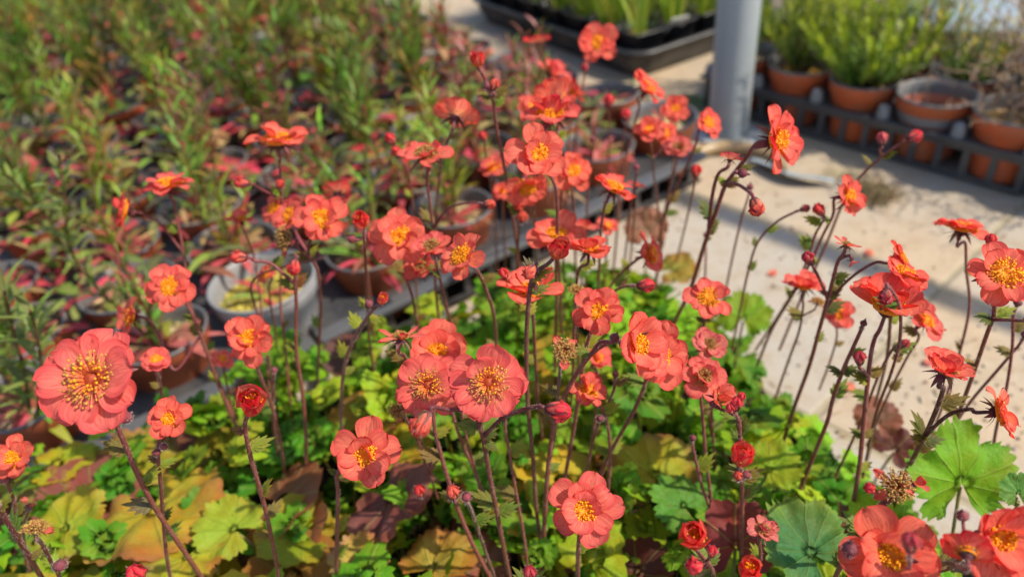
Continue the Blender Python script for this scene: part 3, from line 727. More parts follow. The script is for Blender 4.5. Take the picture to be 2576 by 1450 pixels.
stem('thin grey stalk topped by a small dark hairy bud, by the central stem',
     [('budlet', 1173, 1248, 28, .38, (.1, .85, .4), 'red')], [(1180, 1270), (1195, 1310), (1215, 1370), (1240, 1440), (1260, 1500)], r=.0010, colour=(.16, .09, .08))
stem('orange coral flower peeking from behind the two central pink flowers',
     [('cup', 1100, 885, 142, .45, (.1, .4, .85), 'coral')], [(1120, 960), (1150, 1080), (1200, 1200), (1250, 1330)], r=.0012)
stem('spiky narrow petalled flower with brown top, left of the central group',
     [('star', 1008, 853, 122, .42, (.15, .9, .2), 'rose')], [(1022, 905), (1035, 990), (1060, 1120), (1080, 1240)], r=.0011)
stem('withered purple head behind the lower left of the golden stamened flower',
     [('spent', 1000, 1030, 62, .42, (-.4, -.3, .6), 'purple', 2)], [(1020, 1050), (1060, 1130), (1100, 1250)], r=.0009)
stem('small orange bud on a pale stem arching to the right, above the tray edge',
     [('ball', 960, 758, 32, .44, (.3, .6, .6), 'peach'), ('budlet', 928, 764, 26, .44, (-.5, .6, .5), 'red')],
     [(935, 782), (905, 825), (878, 880), (862, 950), (858, 1050), (862, 1200)], r=.0013, colour=(.22, .10, .10), bracts=[(865, 900, 110, 55, YG), (925, 795, -20, 40, YG)])
stem('deep coral flower with smooth yellow centre, one petal lifted away at its left',
     [('open', 918, 1140, 172, .385, (.12, .2, 1), 'deep')], [(852, 1182), (850, 1240), (848, 1320), (846, 1400), (845, 1520)], r=.0013, bracts=[(850, 1190, 150, 30), (850, 1190, 30, 25), (847, 1400, 50, 45, YG)])
stem('evenly petalled coral flower facing the camera, alone above green leaves at bottom centre',
     [('open', 1468, 1278, 180, .375, (-.02, .2, 1), 'rose')], [(1455, 1370), (1453, 1420), (1450, 1520)], r=.0014)
stem('dark crimson half open bud with yellow inside and spreading sepals, lower left',
     [('ball', 634, 1020, 76, .37, (.25, .6, .7), 'red')], [(616, 1065), (628, 1140), (645, 1200), (672, 1300), (700, 1440), (715, 1530)], r=.00135, bracts=[(617, 1085, 155, 40, PB), (655, 1250, 60, 60, YG), (680, 1350, 170, 50)])
stem('red globe of a half open flower with hairy buds under it, bottom right of centre',
     [('ball', 1740, 1352, 82, .33, (-.1, .55, .75), 'coral'), ('bud', 1790, 1388, 32, .33, (.15, .9, .4), 'pink'), ('bud', 1750, 1422, 50, .32, (-.6, .3, .6), 'rose')],
     [(1766, 1400), (1785, 1420), (1800, 1460), (1815, 1530)], r=.0012, bracts=[(1790, 1420, 60, 50), (1795, 1440, 190, 40)])
stem('pale lilac faded petals on a short stem right of the cluster stem, bottom right',
     [('brown', 1918, 1335, 92, .40, (.1, .7, .5), 'lilac')], [(1912, 1400), (1900, 1450), (1890, 1510)], r=.0011)
stem('orange bud just above the bottom edge right of centre', [('ball', 1880, 1440, 62, .34, (.0, .7, .6), 'orange')], [(1882, 1490), (1884, 1560)], r=.0011)
stem('shaggy brown seed head with crumpled magenta petals at its right, before the big green leaf',
     [('spent', 2252, 1222, 104, .34, (-.1, .35, 1), 'pink', 3), ('bud', 2190, 1228, 34, .34, (-.7, .4, .5), 'pink')],
     [(2220, 1262), (2188, 1300), (2168, 1340), (2165, 1400), (2150, 1480)], r=.0014, bracts=[(2160, 1345, 135, 90, (.12, .17, .04))], branches=[([(2175, 1320), (2200, 1290)], ('petals', 2300, 1215, 66, .345, (.5, .5, .6), 'pink'))])
stem('big glossy orange red flower cut by the bottom edge, rightmost but one',
     [('cup', 2235, 1395, 215, .315, (-.15, .3, .95), 'orange')], [(2140, 1400), (2105, 1440), (2080, 1520)], r=.0015, branches=[([(2112, 1432), (2140, 1400)], ('budlet', 2138, 1378, 44, .31, (-.1, .8, .4), 'red'))])
stem('dark pointed bud standing in front of the big glossy flower at the bottom edge',
     [('bud', 2290, 1368, 52, .265, (.0, .97, .15), 'purple')], [(2288, 1410), (2283, 1460), (2278, 1520)], r=.00075)
stem('big coral red flower in the bottom right corner with scalloped yellow centre',
     [('cup', 2500, 1350, 225, .31, (.12, .2, .97), 'coral')], [(2400, 1420), (2330, 1445), (2280, 1490)], r=.0013)
stem('crimson side turned flower before the corner flower, stalk entering from the bottom',
     [('cup', 2432, 1398, 120, .285, (.35, .5, -.5), 'deep'), ('budlet', 2420, 1295, 34, .30, (-.3, .7, .4), 'purple')], [(2380, 1415), (2340, 1440), (2290, 1480)], r=.00115)
stem('salmon cup flower with brown centre over the paving, dark curled sepals below',
     [('cupbrown', 2375, 938, 138, .37, (.05, .85, .5), 'salmon')],
     [(2372, 975), (2358, 1020), (2335, 1075), (2318, 1110), (2290, 1165), (2260, 1230), (2235, 1320)], r=.0015, colour=(.09, .03, .03),
     branches=[([(2322, 1103), (2350, 1072), (2390, 1040), (2440, 1028)], ('side', 2502, 1035, 132, .36, (.85, .12, .35), 'peach'))],
     bracts=[(2318, 1098, 115, 90, (.11, .13, .03)), (2315, 1105, 10, 60, (.09, .12, .03)), (2315, 1108, 150, 40)])
stem('long bare stem rising from the big green leaf to the right photo edge',
     [('budlet', 2560, 760, 24, .45, (.2, .9, .2), 'red')], [(2548, 800), (2545, 880), (2530, 980), (2505, 1080), (2490, 1180), (2470, 1280)], r=.0011)
stem('slender dark stem leaning right behind the salmon cup flower', [('budlet', 2580, 840, 26, .48, (.4, .8, .2), 'red')], [(2560, 870), (2500, 940), (2440, 1010), (2395, 1080), (2350, 1180)], r=.0011)
stem('small pink bud low among the leaves beside a big bronze leaf', [('bud', 1056, 1236, 34, .47, (-.1, .8, .5), 'rose')], [(1060, 1262), (1070, 1300)], zb=.08, r=.0008)
stem('dark bud cluster at the bottom edge under the central stem', [('bud', 1332, 1443, 40, .38, (.0, .9, .4), 'purple')], [(1335, 1480), (1337, 1540)], r=.001, bracts=[(1333, 1470, 130, 70, (.16, .24, .03)), (1333, 1470, 50, 60, (.16, .24, .03))])
stem('red bud stump at the bottom edge left of the tall crossing stems', [('bud', 345, 1448, 56, .38, (-.2, .9, .4), 'pink')], [(350, 1490), (355, 1550)], r=.001)
stem('orange blurred buds behind the stems left of the dark tray bar', [('bud', 1305, 520, 36, .56, (-.1, .7, .5), 'orange'), ('bud', 1312, 548, 34, .56, (.2, .4, .7), 'peach')], [(1305, 580), (1300, 700), (1310, 850)], r=.001)
for k, (x, y, x2, y2, lb) in enumerate([(575, 1000, 640, 1120, ''), (1165, 1000, 1215, 1200, ''), (1425, 800, 1440, 1000, '')]): pass
# plain stalks whose tops are hidden among the flowers
for lb, top, pth in [
    ('thin bare stem over the paving between the tall salmon flower and the arches', ('budlet', 1886, 470, 20, .60, (.1, .9, .2), 'red'), [(1880, 500), (1862, 560), (1835, 680), (1812, 800)]),
    ('palest thin stem over the paving just right of the long dark one', ('budlet', 1775, 590, 16, .66, (.1, .9, .2), 'red'), [(1775, 640), (1770, 760), (1765, 850)]),
    ('slim reddish stem behind the central veined flower, right side', ('budlet', 1290, 1010, 20, .42, (.1, .9, .2), 'red'), [(1270, 1060), (1283, 1150), (1300, 1250), (1322, 1380), (1330, 1500)]),
    ('slim reddish stem rising left of the central stem', ('budlet', 1160, 990, 20, .44, (.1, .9, .2), 'red'), [(1162, 1050), (1178, 1120), (1200, 1200), (1215, 1280), (1230, 1360)]),
    ('brownish stem crossing from the coral pair down to the leaves', ('budlet', 1548, 940, 20, .44, (.1, .9, .2), 'red'), [(1540, 990), (1500, 1080), (1475, 1180), (1462, 1260)]),
    ('rust stem standing behind the globe flower cluster', ('budlet', 1742, 1100, 18, .44, (.1, .9, .2), 'red'), [(1748, 1150), (1765, 1220), (1790, 1300), (1800, 1400)]),
    ('dim stalk between the two leftmost crossing stems and the crimson bud', ('budlet', 690, 930, 18, .50, (.1, .9, .2), 'red'), [(685, 1000), (690, 1080), (705, 1180)]),
    ('twin dim stalk left of the pale arching stem', ('budlet', 800, 640, 18, .52, (.1, .9, .2), 'red'), [(640, 700), (650, 800), (680, 920), (700, 1050)]),
    ('dark stem running down from behind the faded purple flower', ('budlet', 1600, 420, 18, .60, (.1, .9, .2), 'red'), [(1600, 440), (1585, 520), (1575, 620), (1560, 720)]),
    ('faint reddish stem beside the dark tray bar', ('budlet', 1490, 350, 18, .64, (.1, .9, .2), 'red'), [(1490, 380), (1478, 480), (1475, 600), (1470, 740)])]:
    stem(lb, [top], pth, r=.001)

# soft focus stems standing behind the upper cluster
for lb, hd, pth in [
    ('blurred pink bud left of the shaggy orange tufted flower', ('bud', 1530, 258, 34, .74, (.1, .9, .3), 'pink'), [(1532, 300), (1530, 400), (1525, 540)]),
    ('blurred crimson bud above the paving gap between seed tray and shaggy flower', ('bud', 1575, 292, 30, .74, (-.2, .9, .3), 'pink'), [(1570, 330), (1562, 420), (1555, 560)]),
    ('soft rose flower low behind the dark red bud', ('back', 1470, 575, 66, .62, (.1, .8, .3), 'pink'), [(1468, 620), (1462, 700), (1460, 800)]),
    ('soft magenta flower right of the low soft rose one', ('side', 1528, 570, 58, .62, (.1, .5, .6), 'pink'), [(1526, 610), (1520, 700), (1515, 780)]),
    ('blurred red flower left of the large full faced salmon flower', ('side', 1240, 425, 78, .64, (-.2, .6, .6), 'deep'), [(1242, 470), (1245, 560), (1250, 680)]),
    ('blurred coral flower just below the blurred red one', ('open', 1262, 482, 56, .66, (-.2, .3, .8), 'coral'), [(1264, 520), (1268, 600), (1272, 700)]),
    ('lone coral bud near the pipe at the pole foot', ('bud', 1750, 434, 32, .60, (.1, .9, .3), 'coral'), [(1745, 470), (1725, 560), (1700, 660)]),
    ('small pink bud on the thin stalk left of the large full faced flower', ('bud', 1216, 345, 26, .62, (-.3, .9, .3), 'rose'), [(1220, 380), (1235, 470), (1250, 600)]),
    ('blurred pink cup under the edge on red flower', ('back', 1600, 470, 50, .66, (.2, .8, .1), 'pink'), [(1598, 510), (1590, 600), (1580, 700)]),
    ('faint salmon flower behind the dried tuft twins left of centre', ('side', 672, 690, 58, .60, (-.4, .4, .6), 'salmon'), [(676, 730), (690, 820), (705, 940)]),
    ('dusty pink flower low behind the nodding pink bud', ('side', 560, 905, 56, .60, (.2, .4, .6), 'rose'), [(565, 940), (580, 1010), (600, 1080)]),
    ('crimson petals behind the right side of the largest pink flower', ('side', 392, 905, 74, .46, (.3, .3, .6), 'pink'), [(400, 950), (415, 1030), (430, 1120)])]:
    stem(lb, [hd], pth, r=.001)
# ------------------------------------------------------------------ basal leaves
GR = [(.11, .33, .012), (.19, .42, .012), (.20, .42, .015), (.08, .26, .012), (.34, .48, .02), (.07, .26, .015)]
YL = [(.36, .38, .02), (.45, .40, .03), (.28, .34, .02)]
BR = [(.30, .14, .07), (.24, .10, .07), (.38, .22, .05), (.20, .07, .06)]
def round_leaf(mb, M, R, c, edge=None, lobes=9, crinkle=.05, cup=.12, na=54, nr=6, fold=0.0, tooth=.05, deep=.0):
    """rounded scalloped blade with a notch at the stalk (local -X), stalk at the origin"""
    sd = random.uniform(0, 99); cen = mb.vert(M @ Vector((0, 0, 0)), c, (0, 0)); rows = []
    for i in range(1, nr+1):
        f = i/nr; row = []
        for k in range(na+1):
            a = (-PI+2*PI*k/na)*.86; q = abs(a)/(PI*.86)
            sc = abs(math.sin(a*lobes*.5)); rr = R*(1-.30*q**4)*(1.08-.16*q)*(1+(tooth*1.5*sc-tooth)*f**3)*(1-deep*(1-abs(math.cos(a*lobes*.25))**.6)*f**1.5)
            if deep: rr *= 1-.13*((k % 4)/4.0)*f**2
            rr *= 1+.11*noise.noise(Vector((a*1.7, sd, 0)))*f+(tooth*1.3*abs(math.sin(a*lobes*1.5)))*f**4
            x, y = rr*f*math.cos(a), rr*f*math.sin(a)
            vein = math.cos(a*lobes)
            z = cup*R*f*f*(.6+.4*math.cos(2*a+sd)) - crinkle*R*.35*(1-vein)*.5*f + crinkle*R*(noise.noise(Vector((x/R*2.2+sd, y/R*2.2, sd)))*2.6+noise.noise(Vector((x/R*5+sd, y/R*5, sd)))*1.0)*f + fold*abs(y)
            if f > .9: z -= cup*R*.25
            e = edge or mixc(c, (.3, .12, .03), .35)
            nn = noise.noise(Vector((x/R*1.5+sd, y/R*1.5, sd+7)))
            n3 = noise.noise(Vector((x/R*3.5+sd, y/R*3.5, sd+17)))
            cc = mixc(c, e, min(1, max(0, f**5*.8+nn*.75*f+max(0, n3)*.5*f)))
            row.append(mb.vert(M @ Vector((x, y, z)), cc, (a*lobes/(2*PI), f)))
        rows.append(row)
    for k in range(na): mb.face(cen, rows[0][k], rows[0][k+1])
    mb.grid(rows)
def cut_leaf(mb, M, R, c, na=44, nr=4, lobes=3, deep=.35):
    """bright leaflet: lobed and sharply toothed, stalk at the origin, tip along +X"""
    sd = random.uniform(0, 99); cen = mb.vert(M @ Vector((0, 0, 0)), c, (0, 0)); rows = []
    for i in range(1, nr+1):
        f = i/nr; row = []
        for k in range(na+1):
            a = (-1+2*k/na)*PI*.80
            q = a/(PI*.80)
            lob = abs(math.cos(q*PI*lobes*.5))**.7
            saw = (k % 4)/4.0
            rr = R*(1-.30*abs(q))*(1-deep*(1-lob)*f)*(1-.20*saw*f**2)
            x, y = rr*f*math.cos(a)+R*.06, rr*f*math.sin(a)
            z = -.10*R*f*f - .05*R*(1-lob)*f + .10*R*noise.noise(Vector((x/R*2+sd, y/R*2, sd)))+abs(y)*.16
            nn = noise.noise(Vector((x/R*1.2+sd, y/R*1.2, sd+7)))
            cc = mixc(c, (.40, .42, .03), max(0, nn)*.6)
            row.append(mb.vert(M @ Vector((x, y, z)), cc, (q*lobes*.5, f)))
        rows.append(row)
    for k in range(na): mb.face(cen, rows[0][k], rows[0][k+1])
    mb.grid(rows)
def leafM(p, az, tilt, roll=0.0):
    return Matrix.Translation(p) @ Matrix.Rotation(az, 4, 'Z') @ Matrix.Rotation(-tilt, 4, 'Y') @ Matrix.Rotation(roll, 4, 'X')
BED = [(-.75, .20), (-.62, .36), (-.46, .465), (-.33, .555), (-.20, .635), (-.08, .69), (.05, .76), (.16, .75), (.22, .66), (.25, .56), (.285, .46), (.31, .38), (.37, .31), (.48, .22), (.5, -.05), (-.75, -.05)]
def inside(x, y, poly=BED):
    r = False; j = len(poly)-1
    for i in range(len(poly)):
        a, b = poly[i], poly[j]
        if (a[1] > y) != (b[1] > y) and x < (b[0]-a[0])*(y-a[1])/(b[1]-a[1])+a[0]: r = not r
        j = i
    return r
rnd = random.Random(11); random.seed(5)
carpet = MB(); low = MB(); nleaf = 0
tries = 0
while nleaf < 1080 and tries < 40000:
    tries += 1
    x, y = random.uniform(-.7, .48), random.uniform(.0, .78)
    z = random.uniform(.045, .15)
    if not inside(x+.008, y+.018): continue
    if not inside(x+.035, y+.055): z = random.uniform(.03, .065)
    elif not inside(x+.06, y+.1): z = min(z, random.uniform(.06, .11))
    px, py, d = proj((x, y, z))
    if d < .25 or px < -250 or px > 2800 or py > 1750: continue
    # patches of old bronze foliage between bright young foliage
    pt = noise.noise(Vector((x*7+3, y*7, 0)))+.25*noise.noise(Vector((x*20, y*20, 4)))
    left = max(0, min(1, (-x-.02)*3))
    az = random.uniform(0, 2*PI); tilt = random.gauss(.32, .42); p = Vector((x, y, z))
    if pt > .24-.40*left+(.3 if x > .08 else 0) and z < .13 and random.random() < .38:
        c = jit(random.choice(YL if random.random() < .62+.1*left else BR), .2)
        round_leaf(carpet, leafM(p, az, tilt*.6+.1, random.gauss(0, .25)), random.uniform(.020, .040), c, lobes=9, na=45, nr=4, tooth=.07)
    else:
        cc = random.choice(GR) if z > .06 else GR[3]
        c = jit(cc, .2); L = random.triangular(.009, .036, .018); M = leafM(p, az, tilt, random.gauss(0, .3))
        cut_leaf(carpet, M, L, c, na=44, nr=3)
        if random.random() < .38:    # pair of side leaflets lower on the leaf stalk
            for s in (-1, 1):
                M2 = M @ Matrix.Translation((-.006, 0, 0)) @ Matrix.Rotation(s*1.25, 4, 'Z')
                cut_leaf(carpet, M2, L*.62, jit(c, .1), na=24, nr=2, lobes=3)
        carpet.tube([p, p-Vector((math.cos(az)*.01, math.sin(az)*.01, .03)), p-Vector((math.cos(az)*.012, math.sin(az)*.012, .08))], .0006, mixc(c, (.2, .1, .03), .5), 3, cap=False)
    nleaf += 1
tag(carpet.build('leafy_ground_cover', M_LEAF), 'carpet of toothed green and yellowing leaves under the coral flowers', 'ground cover', kind='stuff')
def big_leaf(label, px, py, z, dia, az, tilt, c, edge, lobes=9, kind='round', roll=0.0, name='basal_leaf', deep=0.0, tooth=.06, crinkle=.09, cup=.13, fold=0.0):
    d = Gd(px, py, z); p = P(px, py, d); R = dia*.5*d/FPX
    root = empty(name, p); mb = MB(); M = leafM(p, math.radians(az), math.radians(tilt), math.radians(roll))
    round_leaf(mb, M, R, c, edge, lobes, na=132, nr=8, tooth=tooth, crinkle=crinkle, cup=cup, fold=fold, deep=deep)
    mb.build('blade', M_LEAF, root, p)
    s = MB(); q = M @ Vector((-R*.9, 0, -R*.25)); s.tube(spline([p+Vector((0, 0, -.0035)), (p+q)*.5-Vector((0, 0, R*.35)), q-Vector((0, 0, R*.8)), Vector((q.x, q.y, .03))], 4), .0011, (.22, .20, .05), 6)
    s.build('leaf_stalk', M_STALK, root, p)
    tag(root, label, 'leaf', 'large basal leaves')
big_leaf('largest leaf, mustard yellow with bronze rim, behind the two crossing stems at lower left', 385, 1280, .135, 330, -60, 12, (.46, .40, .03), (.34, .15, .06), 9)
big_leaf('yellow green leaf behind the stem of the small coral cup flower', 345, 1175, .11, 210, 110, 14, (.36, .36, .03), (.32, .16, .07))
big_leaf('lime fan shaped leaf at lower left under the largest leaf', 165, 1330, .14, 200, 60, 20, (.33, .42, .03), (.42, .34, .05), 11)
big_leaf('bronze two lobed leaf at the left edge below the tray', 100, 1245, .12, 145, 90, 15, (.30, .26, .08), (.30, .13, .08), 7)
big_leaf('yellow leaf with jagged rim at the bottom left beside the crossing stems', 470, 1400, .14, 190, -90, 15, (.42, .46, .03), (.36, .2, .05), 11, tooth=.09)
big_leaf('bright leaf left of the crimson half open bud stem', 590, 1330, .14, 170, 160, 15, (.30, .42, .03), (.32, .36, .03), 11, tooth=.08)
big_leaf('maroon brown dying leaf in the middle below the deep coral flower', 985, 1250, .14, 260, -60, 22, (.22, .085, .075), (.32, .12, .08), 9, crinkle=.12, roll=20, tooth=.08)
big_leaf('tan gold leaf at the bottom edge left of centre', 905, 1420, .135, 150, 100, 18, (.46, .38, .07), (.40, .22, .12), 9, tooth=.08)
big_leaf('mottled gold leaf at the bottom edge near the centre', 1080, 1430, .13, 210, 20, 10, (.42, .34, .05), (.42, .18, .05), 9, tooth=.08)
big_leaf('mustard round leaf behind the deep coral flower', 915, 1060, .125, 210, 60, 12, (.42, .34, .02), (.30, .16, .05), 9)
big_leaf('yellow leaf right below the mustard round leaf', 1010, 1120, .125, 170, -30, 18, (.40, .40, .02), (.42, .26, .03), 9)
big_leaf('yellow and bronze leaf right of the evenly petalled flower', 1650, 1195, .135, 230, 95, 12, (.36, .40, .02), (.22, .09, .04), 9, fold=-.1)
big_leaf('red brown leaf standing behind the globe flower cluster at the bottom', 1850, 1370, .15, 210, 80, 48, (.24, .045, .045), (.20, .04, .04), 7)
big_leaf('dark maroon leaf at the bottom edge left of the cluster', 1600, 1440, .12, 170, 30, 20, (.12, .04, .03), (.15, .05, .03), 7)
big_leaf('large bright green fan leaf over the paving at lower right', 2418, 1215, .19, 310, 88, 52, (.17, .38, .015), (.12, .30, .02), 10, tooth=.03, cup=.08, crinkle=.10, deep=.30)
big_leaf('blue green leaf with scalloped pale rim at the bottom right', 2040, 1390, .17, 270, 115, 18, (.06, .20, .06), (.20, .36, .04), 12, tooth=.05, fold=.25, deep=.12)
big_leaf('small dark maroon leaf lying on the paving edge at lower right', 2250, 1130, .06, 120, 30, 10, (.09, .03, .03), (.12, .05, .04), 7)
big_leaf('brown leaf on the right rim of the clump near the paving', 2205, 1060, .08, 110, 60, 35, (.26, .13, .10), (.2, .08, .06), 7)
big_leaf('pinkish folded leaf upright before the paving, upper rim of the clump', 1625, 580, .14, 110, 85, 70, (.38, .20, .15), (.36, .16, .12), 7)
big_leaf('olive rounded leaf under the pinkish folded leaf', 1690, 680, .10, 120, 10, 10, (.28, .28, .05), (.3, .14, .06), 7)
big_leaf('green leaf at the rim of the clump beneath the arched stems', 1870, 800, .12, 130, 60, 25, (.18, .36, .02), (.16, .34, .02), 9, tooth=.09)
big_leaf('purplish leaf behind the thin dark stalks left of the central group', 885, 905, .12, 140, 120, 25, (.14, .07, .06), (.12, .05, .05), 7)
big_leaf('maroon leaf at the bottom edge below the central buds', 1210, 1420, .11, 150, 100, 20, (.30, .13, .09), (.26, .1, .07), 7)
big_leaf('small green leaf at the right edge over the paving', 2560, 1240, .2, 90, 80, 50, (.12, .28, .06), (.12, .28, .05), 9, tooth=.1)
big_leaf('sunlit bright lime leaf in the green patch right of the clump', 1935, 1180, .15, 140, 30, 20, (.26, .42, .02), (.26, .42, .03), 9, tooth=.09)
big_leaf('fresh toothed green leaf under the thin stems right of centre', 1720, 1270, .15, 150, 140, 20, (.09, .27, .03), (.12, .32, .03), 9, tooth=.11)
# ------------------------------------------------------------------ trays, pots and plants of the nursery
random.seed(21)
LU = Vector((.834, .552, 0)); LN = Vector((-.552, .834, 0)); LO = Vector((-.463, .519, 0)); LANG = math.atan2(.552, .834)
TERRA = (.52, .115, .04); WHITE = (.58, .59, .60); BLACKP = (.022, .023, .026)
def frameM(p, ang): return Matrix.Translation(p) @ Matrix.Rotation(ang, 4, 'Z')
def make_tray(loc, ang, L, W, h, pitch_, knobs=True, c=(.045, .048, .053), lip=False):
    """carrier tray: flange plate with round pockets edges, ribbed side walls, bottom rail"""
    root = empty('carrier_tray', loc, ang); I = Matrix(); m = MB()
    m.box(I, (0, 0, h-.006), (L, W, h), c)
    m.build('flange', M_TRAY, root, (0, 0, 0), smooth=False, bevel=.0015)
    if lip:
        q = MB(); q.box(I, (-.002, -.012, h-.004), (L+.002, .010, h+.0045), (.075, .08, .087)); q.build('front_lip', M_TRAY, root, (0, 0, 0), smooth=False, bevel=.002)  # same plastic as the flange, with the edge's sunlit grey painted in
    def wall(org_, d, Lw):
        # a slotted side wall as one connected sheet with thickness
        w = MB(); n = max(2, int(Lw/.038)); zs = (.001, .009, h-.016, h-.0065); xs = []
        for k in range(n+1):
            x = (Lw-.010)*k/n; xs += [x, x+.010]
        ids = [[w.vert(Vector(org_)+Vector(d)*x+Vector((0, 0, z)), c) for x in xs] for z in zs]
        for r_ in range(3):
            for k in range(len(xs)-1):
                if r_ == 1 and k % 2: continue
                w.face(ids[r_][k], ids[r_][k+1], ids[r_+1][k+1], ids[r_+1][k])
        o = w.build('side_wall', M_TRAY, root, (0, 0, 0), smooth=False); so = o.modifiers.new('solid', 'SOLIDIFY'); so.thickness = .004; so.offset = 0
    wall((.01, .008, 0), (1, 0, 0), L-.02); wall((.01, W-.008, 0), (1, 0, 0), L-.02)
    wall((.008, .012, 0), (0, 1, 0), W-.024); wall((L-.008, .012, 0), (0, 1, 0), W-.024)
    if knobs:
        nx = max(1, round(L/pitch_)); ny = max(1, round(W/pitch_)); first = None
        for a in range(nx+1):
            for b_ in range(2):
                x = min(max(L*a/nx, .014), L-.014); y = .015 if b_ == 0 else W/ny
                if first is None:
                    kk = MB(); kk.lathe([(.011, -.001), (.009, .016), (.006, .020), (.0005, .021)], Matrix(), 10, (.22, .22, .22)); o = first = kk.build('lit_knob', M_TRAY, root, (0, 0, 0))  # pale grey paints sunlight on the lattice junctions of the dark tray
                else: o = first.copy(); COL.objects.link(o); o.parent = root
                o.location = (x, y, h)
    return root
def pot_meshes(root, D, H, c, rimc, grit, gz=.80):
    r = D/2; m = MB()
    m.lathe([(.0005, 0), (r*.70, 0), (r*.74, .004), (r*.90, H*.80), (r*.955, H*.81), (r*.97, H*.985), (r*.985, H)], c=c, n=40)
    pt = m.build('pot', M_POT, root, (0, 0, 0))
    q = MB(); q.lathe([(r*.985, H), (r*1.0, H+.0008), (r*1.0, H+.003), (r*.97, H+.0042), (r*.935, H+.003), (r*.92, H*.9), (r*.87, H*gz-.002)], c=rimc, n=40)
    q.build('rim', M_POT, pt, (0, 0, 0))
    s = MB(); rows = []
    n = 32
    for i in range(9):
        f = i/8; rows.append([s.vert((r*.885*f*math.cos(2*PI*k/n), r*.885*f*math.sin(2*PI*k/n), H*gz+.0022*noise.noise(Vector((f*6*math.cos(2*PI*k/n), f*6*math.sin(2*PI*k/n), D*900)))-.001*f), jit(grit, .12)) for k in range(n)])
    s.grid(rows, 0, True)
    for _ in range(60):
        a, f = random.uniform(0, 2*PI), math.sqrt(random.random())*.86; blob(s, Vector((math.cos(a)*r*f, math.sin(a)*r*f, H*gz+.001)), random.uniform(.0012, .0026), jit(random.choice([grit, (.5, .42, .3), (.3, .2, .1), (.6, .56, .48)]), .25), st=.9)
    s.build('grit', M_GRAVEL, root, (0, 0, 0), smooth=False)
def strap(mb, p, az, L, W, th, c, tip=None, n=6, fold=.18):
    """lance shaped leaf; th: inclination list"""
    d = Vector((math.cos(az), math.sin(az), 0)); sd = Vector((-math.sin(az), math.cos(az), 0)); q = Vector(p); rows = []; tw = random.uniform(-.5, .5)
    for i in range(n+1):
        t = i/n; k = t*(len(th)-1); j = min(int(k), len(th)-2); a = th[j]+(th[j+1]-th[j])*(k-j)
        if i: q = q+(d*math.cos(a)+Vector((0, 0, math.sin(a))))*(L/n)
        w = W*.5*(math.sin(PI*min(1, (t*.88+.10)))**.8)
        up = -d*math.sin(a)+Vector((0, 0, math.cos(a)))
        s2 = (sd+up*tw*t).normalized()
        cc = mixc(c, tip or c, t)
        rows.append([mb.vert(q-s2*w+up*w*fold, cc), mb.vert(q, mixc(cc, (.5, .3, .2), .18)), mb.vert(q+s2*w+up*w*fold, cc)])
    mb.grid(rows)
REDS = [(.55, .025, .055), (.62, .05, .10), (.34, .02, .035), (.30, .09, .05), (.45, .12, .09), (.22, .16, .05), (.58, .16, .15), (.26, .05, .03)]
GRN = [(.13, .28, .015), (.22, .44, .02), (.08, .17, .015), (.28, .34, .025), (.14, .40, .03)]
def rosette(root, z, n, Ls, reds=.65, spread=1.0):
    m = MB()
    for i in range(n):
        c = jit(random.choice(REDS) if random.random() < reds else random.choice(GRN+[(.25, .28, .10), (.34, .22, .08)]), .2)
        a0 = math.radians(random.uniform(5, 60)); L = random.uniform(*Ls)
        strap(m, (random.uniform(-.006, .006), random.uniform(-.006, .006), z), i*2.4+random.uniform(-.4, .4), L, L*random.uniform(.11, .17), [a0, a0*.5, math.radians(random.uniform(-45, 0))], c, mixc(c, (.45, .16, .14), random.uniform(0, .5)), 7)
    m.build('rosette_leaves', M_BLADE, root, (0, 0, 0))
def shoots(root, z, n, hs, green=True, lean=.25, dens=1.0):
    m = MB(); s = MB(); hue = random.choice([(1, 1.05, 1), (.75, .85, .9), (1.9, .50, .8), (1.5, 1.0, .9), (.6, .7, .6)])
    for i in range(n):
        a = random.uniform(0, 2*PI); H = random.uniform(*hs); ln = random.uniform(0, lean)
        b = Vector((math.cos(a)*.012*random.random(), math.sin(a)*.012*random.random(), z)); e = b+Vector((math.cos(a)*H*ln, math.sin(a)*H*ln, H))
        md = (b+e)*.5+Vector((random.uniform(-.01, .01), random.uniform(-.01, .01), 0)); pts = spline([b, md, e], 5)
        s.tube(pts, lambda t: .0024*(1-.6*t), (.17, .05, .03), 5, c2=(.13, .12, .03))
        k = int(H*170*dens)
        for j in range(k):
            f = .12+.88*j/k; q = pts[min(int(f*(len(pts)-1)), len(pts)-1)]
            c = jit(random.choice(GRN) if (green and random.random() < .88) or random.random() < .4 else random.choice(REDS+[(.20, .11, .04)]), .25); c = tuple(c[q_]*hue[q_] for q_ in range(3)); L = random.uniform(.032, .062)*(1.1-.45*f)
            a1 = math.radians(random.uniform(48, 80)); strap(m, q, random.uniform(0, 2*PI), L, L*.105, [a1, a1*.8, a1*.4], c, mixc(c, (.30, .12, .04), random.choice([0, 0, .5])), 4)
    s.build('shoot_stalks', M_STALK, root, (0, 0, 0)); m.build('shoot_leaves', M_BLADE, root, (0, 0, 0))
def fresh(root, z, n):
    m = MB()
    for i in range(n):
        c = jit(random.choice([(.09, .26, .03), (.16, .34, .04), (.30, .38, .05)]), .2); L = random.uniform(.03, .055); a0 = math.radians(random.uniform(10, 60))
        strap(m, (0, 0, z), i*2.4, L, L*.5, [a0, a0*.6, -.2], c, n=5)
    m.build('young_leaves', M_BLADE, root, (0, 0, 0))
